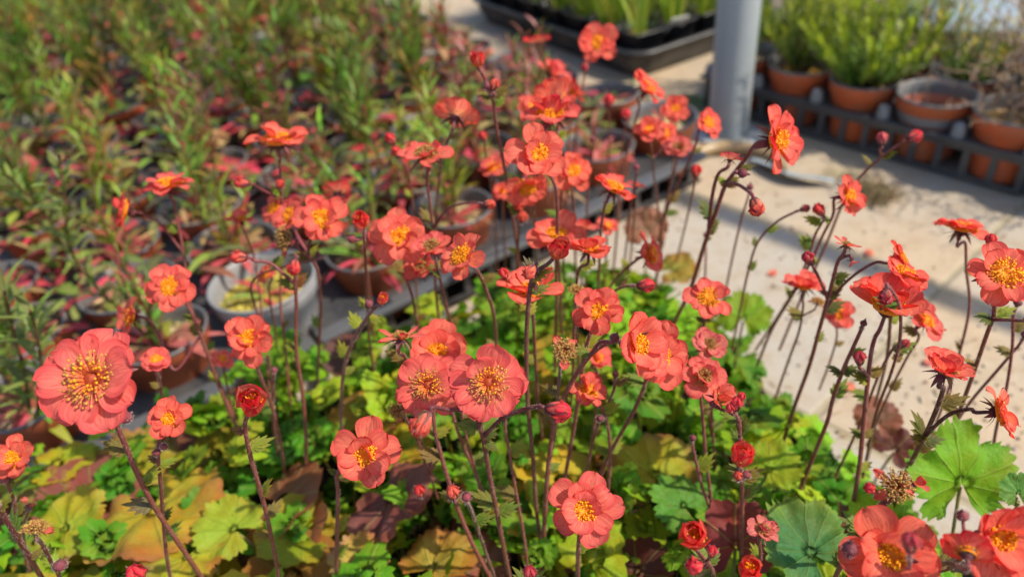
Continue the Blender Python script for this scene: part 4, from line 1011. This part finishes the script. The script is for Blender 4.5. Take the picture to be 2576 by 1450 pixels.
def make_pot(kind):
    root = empty('potted_seedling'); D = random.uniform(.108, .118); H = .09
    pc, rc = (TERRA, (.10, .10, .105))
    if kind == 'white': pc, rc = WHITE, (.20, .205, .21); D = .126; H = .100
    grit = random.choice([(.42, .31, .16), (.36, .25, .11), (.45, .36, .24)])
    pot_meshes(root, D, H, jit(pc, .08), rc, (.55, .42, .24) if kind == 'pale' else ((.36, .30, .06) if kind == 'white' else grit))
    z = H*.79
    if kind == 'white': rosette(root, z, 5, (.04, .06))
    elif kind == 'pale': rosette(root, z, 6, (.04, .07), .9)
    elif kind == 'red': rosette(root, z, 16, (.06, .10), .68); shoots(root, z, 3, (.08, .17), True, .4)
    elif kind == 'mix': rosette(root, z, 12, (.05, .09), .5); shoots(root, z, 4, (.10, .19), False)
    elif kind == 'tall': rosette(root, z, 14, (.05, .09), .7); shoots(root, z, 4, (.14, .24), True)
    elif kind == 'dense': rosette(root, z, 10, (.05, .09), .5); shoots(root, z, 8, (.12, .25), True, .4, 1.2)
    elif kind == 'fresh': rosette(root, z, 6, (.05, .07), .3); fresh(root, z, 26); shoots(root, z, 2, (.08, .14), True)
    elif kind == 'low': rosette(root, z, 24, (.04, .075), .8); shoots(root, z, 2, (.04, .08), False)
    elif kind == 'bronze': rosette(root, z, 18, (.05, .08), .95); shoots(root, z, 5, (.08, .15), False)
    return root
protos = {}
def place_pot(kind, x, y, label, rz, z=0, tilt=(0, 0), group='potted seedlings in the trays'):
    key = (kind, random.randint(0, 2)) if kind in ('mix', 'tall', 'dense', 'red', 'bronze') else (kind, 0)
    if key not in protos: protos[key] = r = make_pot(kind)
    else: r = copy_tree(protos[key])
    r.location = (x, y, z); r.rotation_euler = (tilt[0], tilt[1], rz); tag(r, label, 'potted plant', group); return r
ORD = ['first', 'second', 'third', 'fourth', 'fifth', 'sixth', 'seventh', 'eighth', 'ninth', 'tenth', 'eleventh', 'twelfth', 'thirteenth', 'fourteenth', 'fifteenth', 'sixteenth', 'seventeenth', 'eighteenth']
rowname = lambda j: 'front row' if j == 0 else ORD[j]+' row'
DESC = dict(low='terracotta pot of low bronze and red leaves', white='white pot with mossy grit and a few tiny red leaves', pale='pot of pale grit with few red leaves', red='terracotta pot with a crimson strap leaf rosette',
            mix='terracotta pot of mixed red and green shoots', tall='terracotta pot of upright narrow green shoots', dense='terracotta pot of tall dense green shoots', fresh='terracotta pot of broad fresh green leaves', bronze='terracotta pot of bronze red shoots')
special = {(0, 1): 'white', (1, 0): 'pale', (0, 2): 'red', (1, 1): 'red', (1, 2): 'mix', (0, 0): 'red', (0, 3): 'tall', (0, 4): 'mix', (0, 6): 'pale', (0, 5): 'low', (2, 4): 'fresh', (2, 3): 'dense', (3, 4): 'dense'}
cells = []
for j in range(0, 17):
    for i in range(-9, 7):
        p = LO+LU*(.13+.13*i+(.055 if (j//3) % 2 and i < 6 else 0))+LN*(.068+.128*j+(.02*(j//3)))
        if (LO-p).dot(LU) < -.93: continue
        x, y, d = proj((p.x, p.y, .12))
        if x < -110 or x > 2000 or y < -260 or y > 1300 or d < .3: continue
        cells.append((j, i, p, x, y))
for j, i, p, x, y in cells:
    q = random.random()
    if (j, i) in special: kind = special[(j, i)]
    elif x < 900 and y < 260: kind = 'dense' if q < .55 else ('tall' if q < .8 else ('mix' if q < .9 else 'fresh'))
    elif x > 1480: kind = 'pale' if q < .3 else ('fresh' if q < .5 else 'low')
    elif x > 1130: kind = 'low' if q < .7 else ('fresh' if q < .8 else 'mix')
    elif x > 800: kind = 'bronze' if q < .40 else ('mix' if q < .75 else ('red' if q < .88 else 'tall'))
    elif x > 560: kind = 'bronze' if q < .30 else ('mix' if q < .55 else ('tall' if q < .70 else ('red' if q < .88 else ('fresh' if q < .94 else 'low'))))
    elif j >= 3: kind = 'tall' if q < .30 else ('mix' if q < .58 else ('dense' if q < .70 else ('red' if q < .92 else 'fresh')))
    else: kind = 'red' if q < .4 else ('mix' if q < .75 else 'tall')
    row = [c for c in cells if c[0] == j]; k = sorted(c[1] for c in row).index(i)
    w_ = .004 if j < 2 else .014; jx, jy = random.uniform(-w_, w_), random.uniform(-w_, w_)
    place_pot(kind, p.x+jx, p.y+jy, f'{DESC[kind]}, {rowname(j)}, {ORD[k]} from left', random.uniform(0, 6.28), z=.004, tilt=(random.uniform(-.05, .05), random.uniform(-.05, .05)))
# carrier trays under the pots: five pots long, three deep
tn = 0
for tj in range(0, 6):
    for ti in range(-2, 2):
        a = LO+LU*(.925-.65*(2-ti)+.65*0)+LN*(.404*tj+.002)
        a = LO+LU*(-.375+.655*ti)+LN*(.404*tj+.002)
        cs = [proj((a+LU*u+LN*v)+Vector((0, 0, .05))) for u in (0, .65) for v in (0, .385)]
        if all(c[0] < -100 or c[2] < .2 for c in cs) or all(c[1] < -150 for c in cs) or min(c[2] for c in cs) < .25: continue
        t = make_tray(a-LN*(.008 if tj == 0 else 0), LANG, .645, .386+(.008 if tj == 0 else 0), .052, .129, knobs=False, c=(.032, .034, .038), lip=tj == 0); tn += 1
        tag(t, f'dark tray under seedling pots, {"front" if tj == 0 else ORD[tj]} tray row, {["far left", "left", "middle", "right"][ti+2]} one', 'plant tray', 'carrier trays of seedlings')

# ---- arching shoots of a near seedling at the left
def tall_shoot(label, pts, zb, c=(.15, .055, .03)):
    d1 = Gd(pts[-1][0], pts[-1][1], zb); org = P(pts[-1][0], pts[-1][1], d1); root = empty('tall_shoot', org); n = len(pts)
    q = spline([P(x, y, 1/((1-k/(n-1))/(d1*.86)+k/(n-1)/d1)) for k, (x, y) in enumerate(pts)], 6)
    m = MB(); m.tube(q, lambda t: .0011+.0009*t, c, 6, c2=(.12, .10, .03)); m.build('stalk', M_STALK, root, org); l = MB()
    for k in range(1, len(q)-1):
        for _ in range(2):
            cc = jit(random.choice([(.13, .22, .03), (.20, .28, .04), (.10, .15, .02)]), .2); L = random.uniform(.018, .04)
            a1 = math.radians(random.uniform(30, 75)); strap(l, q[k], random.uniform(0, 6.28), L, L*.17, [a1, a1*.8, a1*.3], cc, n=5)
    l.build('leaves', M_BLADE, root, org); tag(root, label, 'shoot', 'tall leafy shoots')
tall_shoot('long dark shoot arching up left across the pale grit pot', [(150, 390), (165, 520), (170, 600), (195, 660), (260, 740), (300, 775)], .12)
tall_shoot('green shoot crossing the arching one near the left edge', [(20, 440), (80, 500), (130, 560), (170, 640)], .12)
tall_shoot('upright shoot at the left photo edge beside the largest flower', [(10, 730), (30, 820), (60, 930), (75, 1040)], .12)
tall_shoot('leafy shoot between the grit pot and the left edge', [(75, 780), (95, 850), (105, 940), (95, 1040)], .12)
# ---- right hand tray of terracotta pots
RU = Vector((.627, -.779, 0)); RN = Vector((.779, .627, 0)); RO = Vector((.450, 1.233, 0))-RU*.104; RANG = math.atan2(-.779, .627)
PIT = .112; TH = .062
for k, lb in enumerate(['left', 'right']):
    a = RO+RU*(PIT*5*k+.004*k)+Vector((0, 0, .002))
    t = make_tray(a, RANG, PIT*5, PIT*3, TH, PIT); tag(t, f'black ribbed carrier tray holding terracotta pots right of the pole, {lb} one', 'plant tray', 'black trays of terracotta pots')
def feathery(root, z, n, Hh, spread, tipc, lowc, seg=9, nl=5):
    m = MB(); s = MB()
    for i in range(n):
        a = random.uniform(0, 2*PI); H = random.uniform(Hh*.55, Hh); sp = spread*math.sqrt(random.random())
        b = Vector((random.uniform(-.01, .01), random.uniform(-.01, .01), z)); e = b+Vector((math.cos(a)*sp, math.sin(a)*sp, H*(1-.4*(sp/spread)**2)))
        md = b.lerp(e, .45)+Vector((math.cos(a)*sp*.22, math.sin(a)*sp*.22, 0)); e = e+Vector((random.gauss(0, .008), random.gauss(0, .008), 0)); pts = spline([b, md, e], seg)
        s.tube(pts, lambda t: .0016*(1-.7*t), (.13, .08, .04), 4, cap=False)
        for k in range(int(len(pts)*.15), len(pts)):
            f = k/len(pts)
            for _ in range(nl):
                c = jit(mixc(lowc, tipc, min(1, f**3*1.3)), .2); az = random.uniform(0, 2*PI); up = random.uniform(.5, 1.35); L = random.uniform(.010, .020)*(1.2-.4*f)
                d = Vector((math.cos(az)*math.cos(up), math.sin(az)*math.cos(up), math.sin(up))); sd = d.cross(Vector((0, 0, 1))).normalized()*.0008
                i0 = m.vert(pts[k]-sd, c); i1 = m.vert(pts[k]+sd, c); i2 = m.vert(pts[k]+d*L+sd*.6, c); i3 = m.vert(pts[k]+d*L-sd*.6, c); m.face(i0, i1, i2, i3)
    s.build('branches', M_STALK, root, (0, 0, 0)); m.build('foliage', M_BLADE, root, (0, 0, 0))
def big_pot(i, j, label, what, D=.110, H=.095, rimc=(.12, .125, .13), gz=.82, grit=(.40, .27, .12), name='potted_shrub', cat='potted plant', dx=0, dn=0, pc=TERRA):
    p = RO+RU*(PIT*(i+.5)+.004*(i//5)+dx)+RN*(PIT*(j+.5)+dn)
    root = empty(name, (p.x, p.y, .006), random.uniform(0, 6)); pot_meshes(root, D, H, jit(pc, .06), rimc, grit, gz)
    if what: what(root, H*gz)
    tag(root, label, cat, 'terracotta pots right of the pole'); return root
LIME = (.38, .46, .015); MIDG = (.10, .20, .02)
big_pot(1, 0, 'terracotta pot of loose green and yellow foliage just right of the pole', lambda r, z: (feathery(r, z, 30, .22, .07, (.44, .48, .03), (.12, .22, .03)), rosette(r, z, 14, (.025, .04), .0)), grit=(.52, .28, .03))
big_pot(2, 0, 'widest bushy bright green shrub in a terracotta pot, shoots spilling over its rim', lambda r, z: feathery(r, z, 55, .18, .115, LIME, (.08, .19, .02), 10, 7))
big_pot(3, 0, 'terracotta pot with bare grit and one thin dry twig, pale grey inner wall', lambda r, z: (lambda m: (m.tube(spline([Vector((.01, 0, z)), Vector((.014, .004, z+.05)), Vector((.02, .0, z+.12))], 5), .0009, (.35, .26, .16), 4), m.build('dry_twig', M_STALK, r, (0, 0, 0))))(MB()), D=.114, rimc=(.15, .16, .17), gz=.66, grit=(.17, .14, .09))
def dried(r, z, n=70):
    m = MB()
    for _ in range(n):
        a = random.uniform(0, 6.28); q = Vector((random.uniform(-.015, .015), random.uniform(-.015, .015), z)); pts = [q]; d = Vector((math.cos(a)*.6, math.sin(a)*.6, 1))
        for k in range(9):
            d = (d+Vector((random.gauss(0, .35), random.gauss(0, .35), random.gauss(0, .2)))).normalized(); q = q+d*.02; pts.append(q)
        c = jit(random.choice([(.26, .17, .10), (.34, .25, .17), (.20, .12, .07)]), .2)
        m.tube(spline(pts, 2), .0007, c, 3, cap=False)
        for q in pts[2:]:
            for _ in range(4):
                e = q+Vector((random.gauss(0, 1), random.gauss(0, 1), random.gauss(0, .7)))*.008; sd = Vector((random.uniform(-1, 1), random.uniform(-1, 1), 0))*.002
                m.face(m.vert(q-sd, c), m.vert(q+sd, c), m.vert(e, jit((.42, .30, .20), .2)))
    m.build('dried_stems', M_STALK, r, (0, 0, 0))
big_pot(4, 0, 'terracotta pot of dead brown tangled stems at the right photo edge', lambda r, z: dried(r, z, 38), D=.116)
big_pot(5, 0, 'terracotta pot of sparse dead stems cut by the right photo edge', lambda r, z: dried(r, z, 20), D=.116)
big_pot(0, 0, 'terracotta pot with thin grassy plant half hidden by the pole', lambda r, z: feathery(r, z, 14, .16, .04, (.22, .34, .04), (.1, .2, .03)))
for i in range(0, 6):
    for j in (1, 2):
        k = (i*3+j) % 4
        if i == 3 and j == 1: big_pot(i, j, 'young golden green conifer in a black rimmed pot behind the bare grit pot', lambda r, z: feathery(r, z, 20, .17, .085, (.52, .42, .03), (.14, .26, .04), 9, 5), gz=.7); continue
        if i == 4 and j == 1: big_pot(i, j, 'tall dead brown shrub in the second row at the right photo edge', lambda r, z: dried(r, z, 50)); continue
        if k == 0: f = lambda r, z: feathery(r, z, 22, .18, .06, LIME, MIDG)
        elif k == 1: f = lambda r, z: feathery(r, z, 30, .20, .09, (.36, .42, .02), MIDG)
        elif k == 2: f = lambda r, z: rosette(r, z, 12, (.02, .035), .1)
        else: f = lambda r, z: dried(r, z, 30)
        if i >= 3: f = (lambda r, z: dried(r, z, 40)) if i > 3 else (lambda r, z: rosette(r, z, 10, (.02, .04), .2))
        big_pot(i, j, f'{["lime feathery shrub", "green feathery shrub", "low sprouting plant", "dry brown plant"][k] if i < 3 else ("dry brown stems" if i > 3 else "low sprouting plant")} in terracotta pot, right tray, {ORD[j]} row back, {ORD[i]} along', f)
# pale blue plastic board lying behind the pots
root_p = G(2400, 60, .10); bd = MB(); Mb = frameM(Vector((root_p.x, root_p.y, .115)), RANG+.5) @ Matrix.Rotation(.28, 4, 'X')
bd.box(Mb, (-.10, -.05, 0), (.10, .07, .004), (.26, .33, .39)); bd.box(Mb, (-.10, -.054, -.03), (.10, -.0501, .004), (.26, .33, .39))
tag(bd.build('plastic_board', M_CARD, None, root_p, smooth=False, bevel=.001), 'pale blue plastic board lying behind the terracotta pots', 'board')
# ---- black tray of grass plugs, top centre
bc = Vector((.297, 1.452, 0)); BU = Vector((-.50, .866, 0)); BV = Vector((.866, .50, 0)); BANG = math.atan2(.866, -.50)
rt = empty('seed_tray', (bc.x, bc.y, 0), math.atan2(BV.y, BV.x)); TL, TW, RD = .40, .68, .05   # x along BV, y along BU
def rrect(x0, y0, x1, y1, r, z, n=6):
    out = []
    for cx, cy, a0 in ((x1-r, y0+r, -PI/2), (x1-r, y1-r, 0), (x0+r, y1-r, PI/2), (x0+r, y0+r, PI)):
        for k in range(n+1): a = a0+PI/2*k/n; out.append(Vector((cx+r*math.cos(a), cy+r*math.sin(a), z)))
    return out
tm = MB(); rings = []
for o, z in ((.03, 0), (.012, .035), (.012, .052), (.0, .054), (.0, .060), (.006, .062), (.016, .060), (.018, .052), (.03, .006)):
    rings.append([tm.vert(v, BLACKP) for v in rrect(o, o, TL-o, TW-o, RD-o*.5, z)])
tm.grid(rings, 0, True); tm.f.append(tuple(rings[-1])); tm.m.append(0); tm.build('tray_shell', M_TRAY, rt, (0, 0, 0))
tag(rt, 'black seed tray with rounded corner holding tufts of bright grass, behind the flowers', 'plant tray')
for a in range(4):
    for b in range(7):
        lx, ly = .065+.090*a, .065+.092*b; w = bc+BV*lx+BU*ly
        g = empty('potted_grass', (w.x, w.y, .008), math.atan2(BV.y, BV.x)+random.uniform(-.06, .06)); m = MB()
        rr = []
        for hw, z in ((.028, 0), (.038, .078), (.040, .079), (.040, .083), (.0365, .083), (.036, .066)): rr.append([m.vert(v, BLACKP) for v in rrect(-hw, -hw, hw, hw, .006, z, 2)])
        m.grid(rr, 0, True); m.build('pot', M_TRAY, g, (0, 0, 0))
        m = MB(); q = rrect(-.0362, -.0362, .0362, .0362, .006, .067, 2); ii = [m.vert(v, (.30, .19, .09)) for v in q]; m.f.append(tuple(ii)); m.m.append(0)
        for _ in range(40): blob(m, Vector((random.uniform(-.032, .032), random.uniform(-.032, .032), .068)), random.uniform(.002, .004), jit((.34, .20, .08), .3), st=.8)
        m.build('soil', M_GRAVEL, g, (0, 0, 0), smooth=False)
        m = MB()
        edge_pot = (a == 0 and b == 0)
        for _ in range(26 if edge_pot else 75):
            az = random.uniform(0, 6.28); L = random.uniform(.07, .17); a0 = math.radians(random.uniform(62, 88)); c = jit(random.choice([(.17, .36, .02), (.26, .44, .02), (.12, .28, .02), (.42, .44, .06)]), .2)
            rr_ = random.uniform(0, .024); strap(m, (math.cos(az)*rr_, math.sin(az)*rr_, .066), az, L, .0042, [a0, a0*.95, a0*.75], c, mixc(c, (.45, .45, .06), .3), 6)
        m.build('grass_blades', M_BLADE, g, (0, 0, 0))
        tag(g, f'small black pot of bright grass in the seed tray, {ORD[b]} back, {ORD[a]} across', 'potted grass', 'pots of grass in the black seed tray')
wp = bc+BV*.13+BU*.03; lm = MB(); lm.box(frameM(Vector((wp.x, wp.y, .085)), .3) @ Matrix.Rotation(.7, 4, 'X'), (-.020, -.001, -.02), (.020, .0005, .03), (.72, .72, .68))
tag(lm.build('plant_label', M_CARD, None, wp, smooth=False), 'blank white plastic plant label stuck in the grass tray', 'plant label')
# ---- steel pole
pb = G(1828, 338, 0); pr = .034; pole = empty('steel_pole', pb)
ax = (P(1846, -20, proj(pb+Vector((0, 0, .35)))[2])-pb); ax = (pb+Vector((0, 0, .42)))
m = MB(); lean = Matrix.Translation(pb) @ Matrix.Rotation(math.radians(0), 4, 'Y')
m.lathe([(pr, .006), (pr, 2.6), (pr*.9, 2.602), (.001, 2.602)], lean, 48, (.27, .30, .31)); m.build('shaft', M_METAL, pole, pb)
m = MB(); m.lathe([(.001, -.004), (.058, -.004), (.058, .004), (.055, .006), (.0365, .0061)], lean, 40, (.33, .35, .35)); m.build('base_plate', M_METAL, pole, pb)
tag(pole, 'grey steel greenhouse pole standing on the paving, lit on its right side', 'pole')

# loose leaves and litter fallen between the pots
random.seed(77); m = MB(); cnt = 0
while cnt < 3800:
    a, b = random.uniform(-1.3, .90), random.uniform(.13, 2.1); p = LO+LU*a+LN*b; x, y, d = proj((p.x, p.y, .07))
    if x < -80 or x > 1800 or y < -100 or y > 1300: continue
    cnt += 1; L = random.uniform(.012, .055); a0 = random.uniform(-.2, .5)
    c = jit(random.choice(REDS[:4] if random.random() < .42 else [(.36, .22, .08), (.42, .28, .10), (.26, .28, .06), (.12, .20, .03), (.20, .32, .03), (.10, .08, .05), (.08, .12, .03)]), .3)
    strap(m, (p.x, p.y, random.uniform(.056, .13)), random.uniform(0, 6.28), L, L*random.uniform(.16, .4), [a0, a0*.4, -a0-.3], c, n=4)
tag(m.build('fallen_leaves', M_BLADE), 'fallen red, tan and green leaves littering the seedling trays', 'leaf litter', kind='stuff')
# ------------------------------------------------------------------ ground, weeds, roof rail, light
random.seed(3)
def b_pave(g, col):
    oc = g.n('ShaderNodeNewGeometry').outputs['Position']
    rot = g.n('ShaderNodeMapping', ins={'Vector': oc, 'Rotation': (0, 0, -RANG), 'Location': (0, 0, 0)}).outputs[0]
    sp = g.n('ShaderNodeSeparateXYZ', ins={0: rot})
    wob = g.math('MULTIPLY', g.math('SUBTRACT', g.noise(oc, 14, 3), .5), .012)
    y = g.math('ADD', sp.outputs[1], wob); x = g.math('ADD', sp.outputs[0], wob)
    def joint(v, per, off, w):
        f = g.math('FRACT', g.math('DIVIDE', g.math('ADD', v, off), per))
        d = g.math('MULTIPLY', g.math('ABSOLUTE', g.math('SUBTRACT', f, .5)), per)
        return g.ramp(g.math('SUBTRACT', per/2, d), w, w*.35), g.math('FLOOR', g.math('DIVIDE', g.math('ADD', v, off), per))
    j1, id1 = joint(y, .30, .048, .007); j2, id2 = joint(x, .60, .22, .006)
    jt = g.math('MAXIMUM', j1, j2)
    idn = g.n('ShaderNodeTexWhiteNoise', noise_dimensions='2D', ins={'Vector': g.n('ShaderNodeCombineXYZ', ins={0: id1, 1: id2}).outputs[0]}).outputs[0]
    big = g.noise(oc, 5, 4, .6); mid = g.noise(oc, 28, 4, .65); fine = g.noise(oc, 320, 3, .7)
    c = g.mix(g.ramp(big, .35, .65), (.43, .325, .215), (.36, .31, .245))
    c = g.mix(g.math('MULTIPLY', g.ramp(idn, .55, .8), .5), c, (.34, .33, .30))
    c = g.mix(g.math('MULTIPLY', g.ramp(mid, .45, .7), .6), c, (.30, .22, .135))
    c = g.mix(g.math('MULTIPLY', g.ramp(fine, .42, .6), .22), c, (.24, .18, .12))
    sp2 = g.n('ShaderNodeTexVoronoi', ins={'Vector': oc, 'Scale': 55.0}).outputs['Distance']
    c = g.mix(g.math('MULTIPLY', g.ramp(sp2, .07, .04), .3), c, (.16, .13, .08))
    c = g.mix(g.math('MULTIPLY', jt, .7), c, (.27, .23, .14))
    h = g.math('SUBTRACT', g.math('ADD', g.math('MULTIPLY', fine, .3), mid), g.math('MULTIPLY', jt, 2.5))
    return c, g.bump(h, .4, .003)
M_PAVE = surf("concrete_paving", 0, .85, b_pave, .25)
m = MB(); n = 40
ids = [[m.vert((-12+24*i/n, -4+20*j/n, 0), (1, 1, 1)) for i in range(n+1)] for j in range(n+1)]
m.grid(ids); tag(m.build('paving', M_PAVE, smooth=False), 'sandy beige concrete paving slabs', 'paving', kind='structure')
def b_soil(g, col):
    oc = g.n('ShaderNodeTexCoord').outputs['Object']; n = g.noise(oc, 120, 4, .7)
    return g.mix(g.ramp(n, .35, .7), (.018, .013, .009), (.07, .045, .028)), g.bump(n, 1, .01)
M_SOIL = surf("dark_soil", 0, .95, b_soil, .1)
m = MB(); poly = [(x*1.0, y*1.0) for x, y in BED]
top = [m.vert((x-.01*(1 if x > 0 else -1), y-.012, .030)) for x, y in poly]; bot = [m.vert((x, y, .002)) for x, y in poly]
m.f.append(tuple(reversed(top))); m.m.append(0); m.grid([bot, top], 0, True)
tag(m.build('soil', M_SOIL, smooth=False), 'dark damp soil under the leaves', 'soil', kind='structure')
# flat dark sheet under the seedling trays, in the soil material
m = MB(); a = LO+LU*(-1.6)+LN*(-.004); b = LO+LU*.935+LN*(-.004); c_ = LO+LU*.935+LN*2.6; d_ = LO+LU*(-1.6)+LN*2.6
m.face(*[m.vert((v.x, v.y, .0035)) for v in (a, b, c_, d_)]); tag(m.build('dark_sheet', M_SOIL, smooth=False), 'dark sheet under the seedling trays', 'ground cloth', kind='structure')
def weed(label, px, py, R, n, cs, hh=.02, z=0, name='dried_weed', cat='weed', wd=.0016):
    p = G(px, py, z); m = MB()
    for _ in range(n):
        a = random.uniform(0, 6.28); r = R*math.sqrt(random.random())*.8; L = random.uniform(.3, 1)*R; q = Vector((p.x+math.cos(a)*r, p.y+math.sin(a)*r, z+.001)); a0 = random.uniform(.1, 1.2)
        strap(m, q, random.uniform(0, 6.28), L, wd*random.uniform(.7, 1.5), [a0, a0*.6, -.2], jit(random.choice(cs), .25), n=4)
    tag(m.build(name, M_BLADE, None, p), label, cat)
weed('matted dry brown weed lying on the paving right of the red flower', 2190, 490, .040, 260, [(.16, .10, .05), (.26, .19, .09), (.14, .13, .05)])
weed('faint green weed sprout beside the matted dry weed', 2115, 445, .03, 60, [(.25, .26, .12), (.3, .27, .15)], wd=.001)
weed('green weed growing at the foot of the pole, left side', 1735, 262, .045, 120, [(.10, .20, .05), (.14, .26, .05)], name='green_weed')
weed('grey green weed beside the near corner of the black seed tray', 1330, 95, .05, 110, [(.10, .20, .06), (.2, .24, .12)], name='green_weed')
weed('dark leafy weed on the paving left of the round orange flower', 1560, 245, .05, 120, [(.03, .09, .03), (.06, .12, .03)], name='green_weed', wd=.004)
# crumpled sheet at the pole foot: pale plastic strip over a brown hose loop
m = MB(); hp = [G(x, y, .012) for x, y in ((1725, 395), (1800, 372), (1880, 375), (1950, 402), (1960, 432))]
m.tube(spline(hp, 8), .011, (.30, .20, .09), 12); tag(m.build('brown_hose', M_TRAY, None, hp[0]), 'short brown pipe lying on the paving at the pole foot', 'pipe')
m = MB(); rows = []
cp = spline([G(x, y, .004) for x, y in ((1885, 405), (1935, 428), (1985, 448), (2040, 458), (2098, 462))], 8)
for k, v in enumerate(cp):
    f = k/(len(cp)-1); w = .016*math.sin(PI*(.12+.8*f)); rows.append([m.vert(v+Vector((.5, .85, 0))*(s*w)+Vector((0, 0, .003+.012*(1-s)*.5*math.sin(PI*f)+.002*math.sin(f*9))), (.27, .33, .37)) for s in (-1, -.5, 0, .5, 1)])
m.grid(rows); ps = m.build('plastic_strip', M_CARD, None, cp[0]); so = ps.modifiers.new('solid', 'SOLIDIFY'); so.thickness = .0012
tag(ps, 'curved pale blue plastic strip lying on the paving near the pole', 'plastic strip')
for k, (px, py) in enumerate([(2065, 605), (2330, 588), (2055, 500)]):
    pass
# fallen petals and specks
m = MB(); random.seed(9)
for _ in range(900):
    q = G(random.uniform(1500, 2700), random.uniform(280, 1250), 0)
    if inside(q.x, q.y) or (q-LO).dot(LN) > -.02 and (q-LO).dot(LU) < .95: continue
    if random.random() < .75: blob(m, Vector((q.x, q.y, .0012)), random.uniform(.0008, .0028), jit(random.choice([(.30, .22, .14), (.45, .36, .26), (.14, .10, .06), (.5, .45, .38)]), .2), st=.8)
    else: strap(m, (q.x, q.y, .002), random.uniform(0, 6.28), random.uniform(.004, .016), .0016, [.15, -.05], jit(random.choice([(.20, .13, .06), (.32, .22, .10), (.20, .06, .04)]), .2), n=2)
tag(m.build('loose_grit', M_STALK), 'loose grit and crumbs of compost on the paving', 'grit', kind='stuff')
random.seed(31)
for lb, x, y, cl in [('fallen coral petal on the paving between the arching stems', 1930, 690, 'coral'), ('fallen faded pink petal on the paving below the frilled flower', 2330, 900, 'lilac'), ('fallen salmon petal on the paving near the shadow band', 2200, 640, 'salmon'), ('fallen brownish petal on the paving beside the clump', 2150, 985, 'peach')]:
    q = G(x, y, .002); pmb = MB(); petal(pmb, Matrix.Translation(q) @ Matrix.Rotation(random.uniform(0, 6), 4, 'Z'), .013, .011, [.1, .25, .1, -.2], jit(CC[cl], .1)); tag(pmb.build('fallen_petal', M_PETAL, None, q), lb, 'petal')
# a dark hedge behind the pots, mostly out of the photo
def hedge(label, x, y, R, H, n, cs):
    root = empty('evergreen_bush', (x, y, 0)); m = MB(); s = MB()
    for _ in range(7): a = random.uniform(0, 6.28); s.tube([Vector((0, 0, 0)), Vector((math.cos(a)*R*.3, math.sin(a)*R*.3, H*.5)), Vector((math.cos(a)*R*.6, math.sin(a)*R*.6, H*.85))], .006, (.1, .07, .04), 5)
    for _ in range(n):
        u = Vector((random.gauss(0, 1), random.gauss(0, 1), random.gauss(0, 1))).normalized()*random.uniform(.55, 1)**.5; q = Vector((u.x*R, u.y*R, H*.52+u.z*H*.5))
        strap(m, q, random.uniform(0, 6.28), random.uniform(.03, .06), .014, [random.uniform(-.5, 1.2)]*2, jit(random.choice(cs), .3), n=3)
    s.build('branches', M_STALK, root, (0, 0, 0)); m.build('crown', M_BLADE, root, (0, 0, 0)); tag(root, label, 'bush', 'dark bushes behind the pots')
hedge('dark evergreen bush behind the terracotta pots, left one', 1.02, 1.90, .34, .55, 2600, [(.03, .06, .02), (.02, .045, .018), (.05, .08, .02)])
hedge('dark evergreen bush behind the terracotta pots, right one', 1.55, 1.75, .34, .55, 2600, [(.03, .05, .02), (.05, .045, .03), (.08, .06, .04)])
# the roof rail of the greenhouse above, whose shadow crosses the paving
SUN_EL = math.radians(50); SUN_DIR = Vector((math.sin(math.radians(74))*math.cos(SUN_EL), -math.cos(math.radians(74))*math.cos(SUN_EL), math.sin(SUN_EL)))
s1, s2 = G(1700, 492, 0), G(2560, 815, 0); u = (s2-s1).normalized(); k = 1.7/SUN_DIR.z
A = s1-u*.10+SUN_DIR*k; B = s1+u*1.7+SUN_DIR*k
m = MB(); m.tube([A, A.lerp(B, .5), B], .020, (.36, .39, .40), 16); tag(m.build('roof_rail', M_METAL, None, A), 'steel greenhouse rail overhead', 'rail')
sd = bpy.data.lights.new('sun', 'SUN'); sd.energy = 4.3; sd.angle = math.radians(.6); sd.color = (1.0, .91, .76)
so = bpy.data.objects.new('sun', sd); COL.objects.link(so); so.rotation_euler = (-SUN_DIR).to_track_quat('-Z', 'Y').to_euler(); so.location = (2, -1, 3)
w = bpy.data.worlds.new("World"); scene.world = w; w.use_nodes = True; nt = w.node_tree; nt.nodes.clear()
sk = nt.nodes.new('ShaderNodeTexSky'); sk.sky_type = 'NISHITA'; sk.sun_disc = False; sk.sun_elevation = SUN_EL; sk.sun_rotation = math.atan2(SUN_DIR.x, SUN_DIR.y)
bg = nt.nodes.new('ShaderNodeBackground'); bg.inputs[1].default_value = .15; wo = nt.nodes.new('ShaderNodeOutputWorld')
nt.links.new(sk.outputs[0], bg.inputs[0]); nt.links.new(bg.outputs[0], wo.inputs[0])
vs = scene.view_settings; vs.view_transform = 'Standard'; vs.look = 'None'; vs.gamma = 1; vs.exposure = 0.62
scene.cycles.max_bounces = 7; scene.cycles.transmission_bounces = 5; scene.cycles.diffuse_bounces = 4; scene.cycles.use_denoising = True
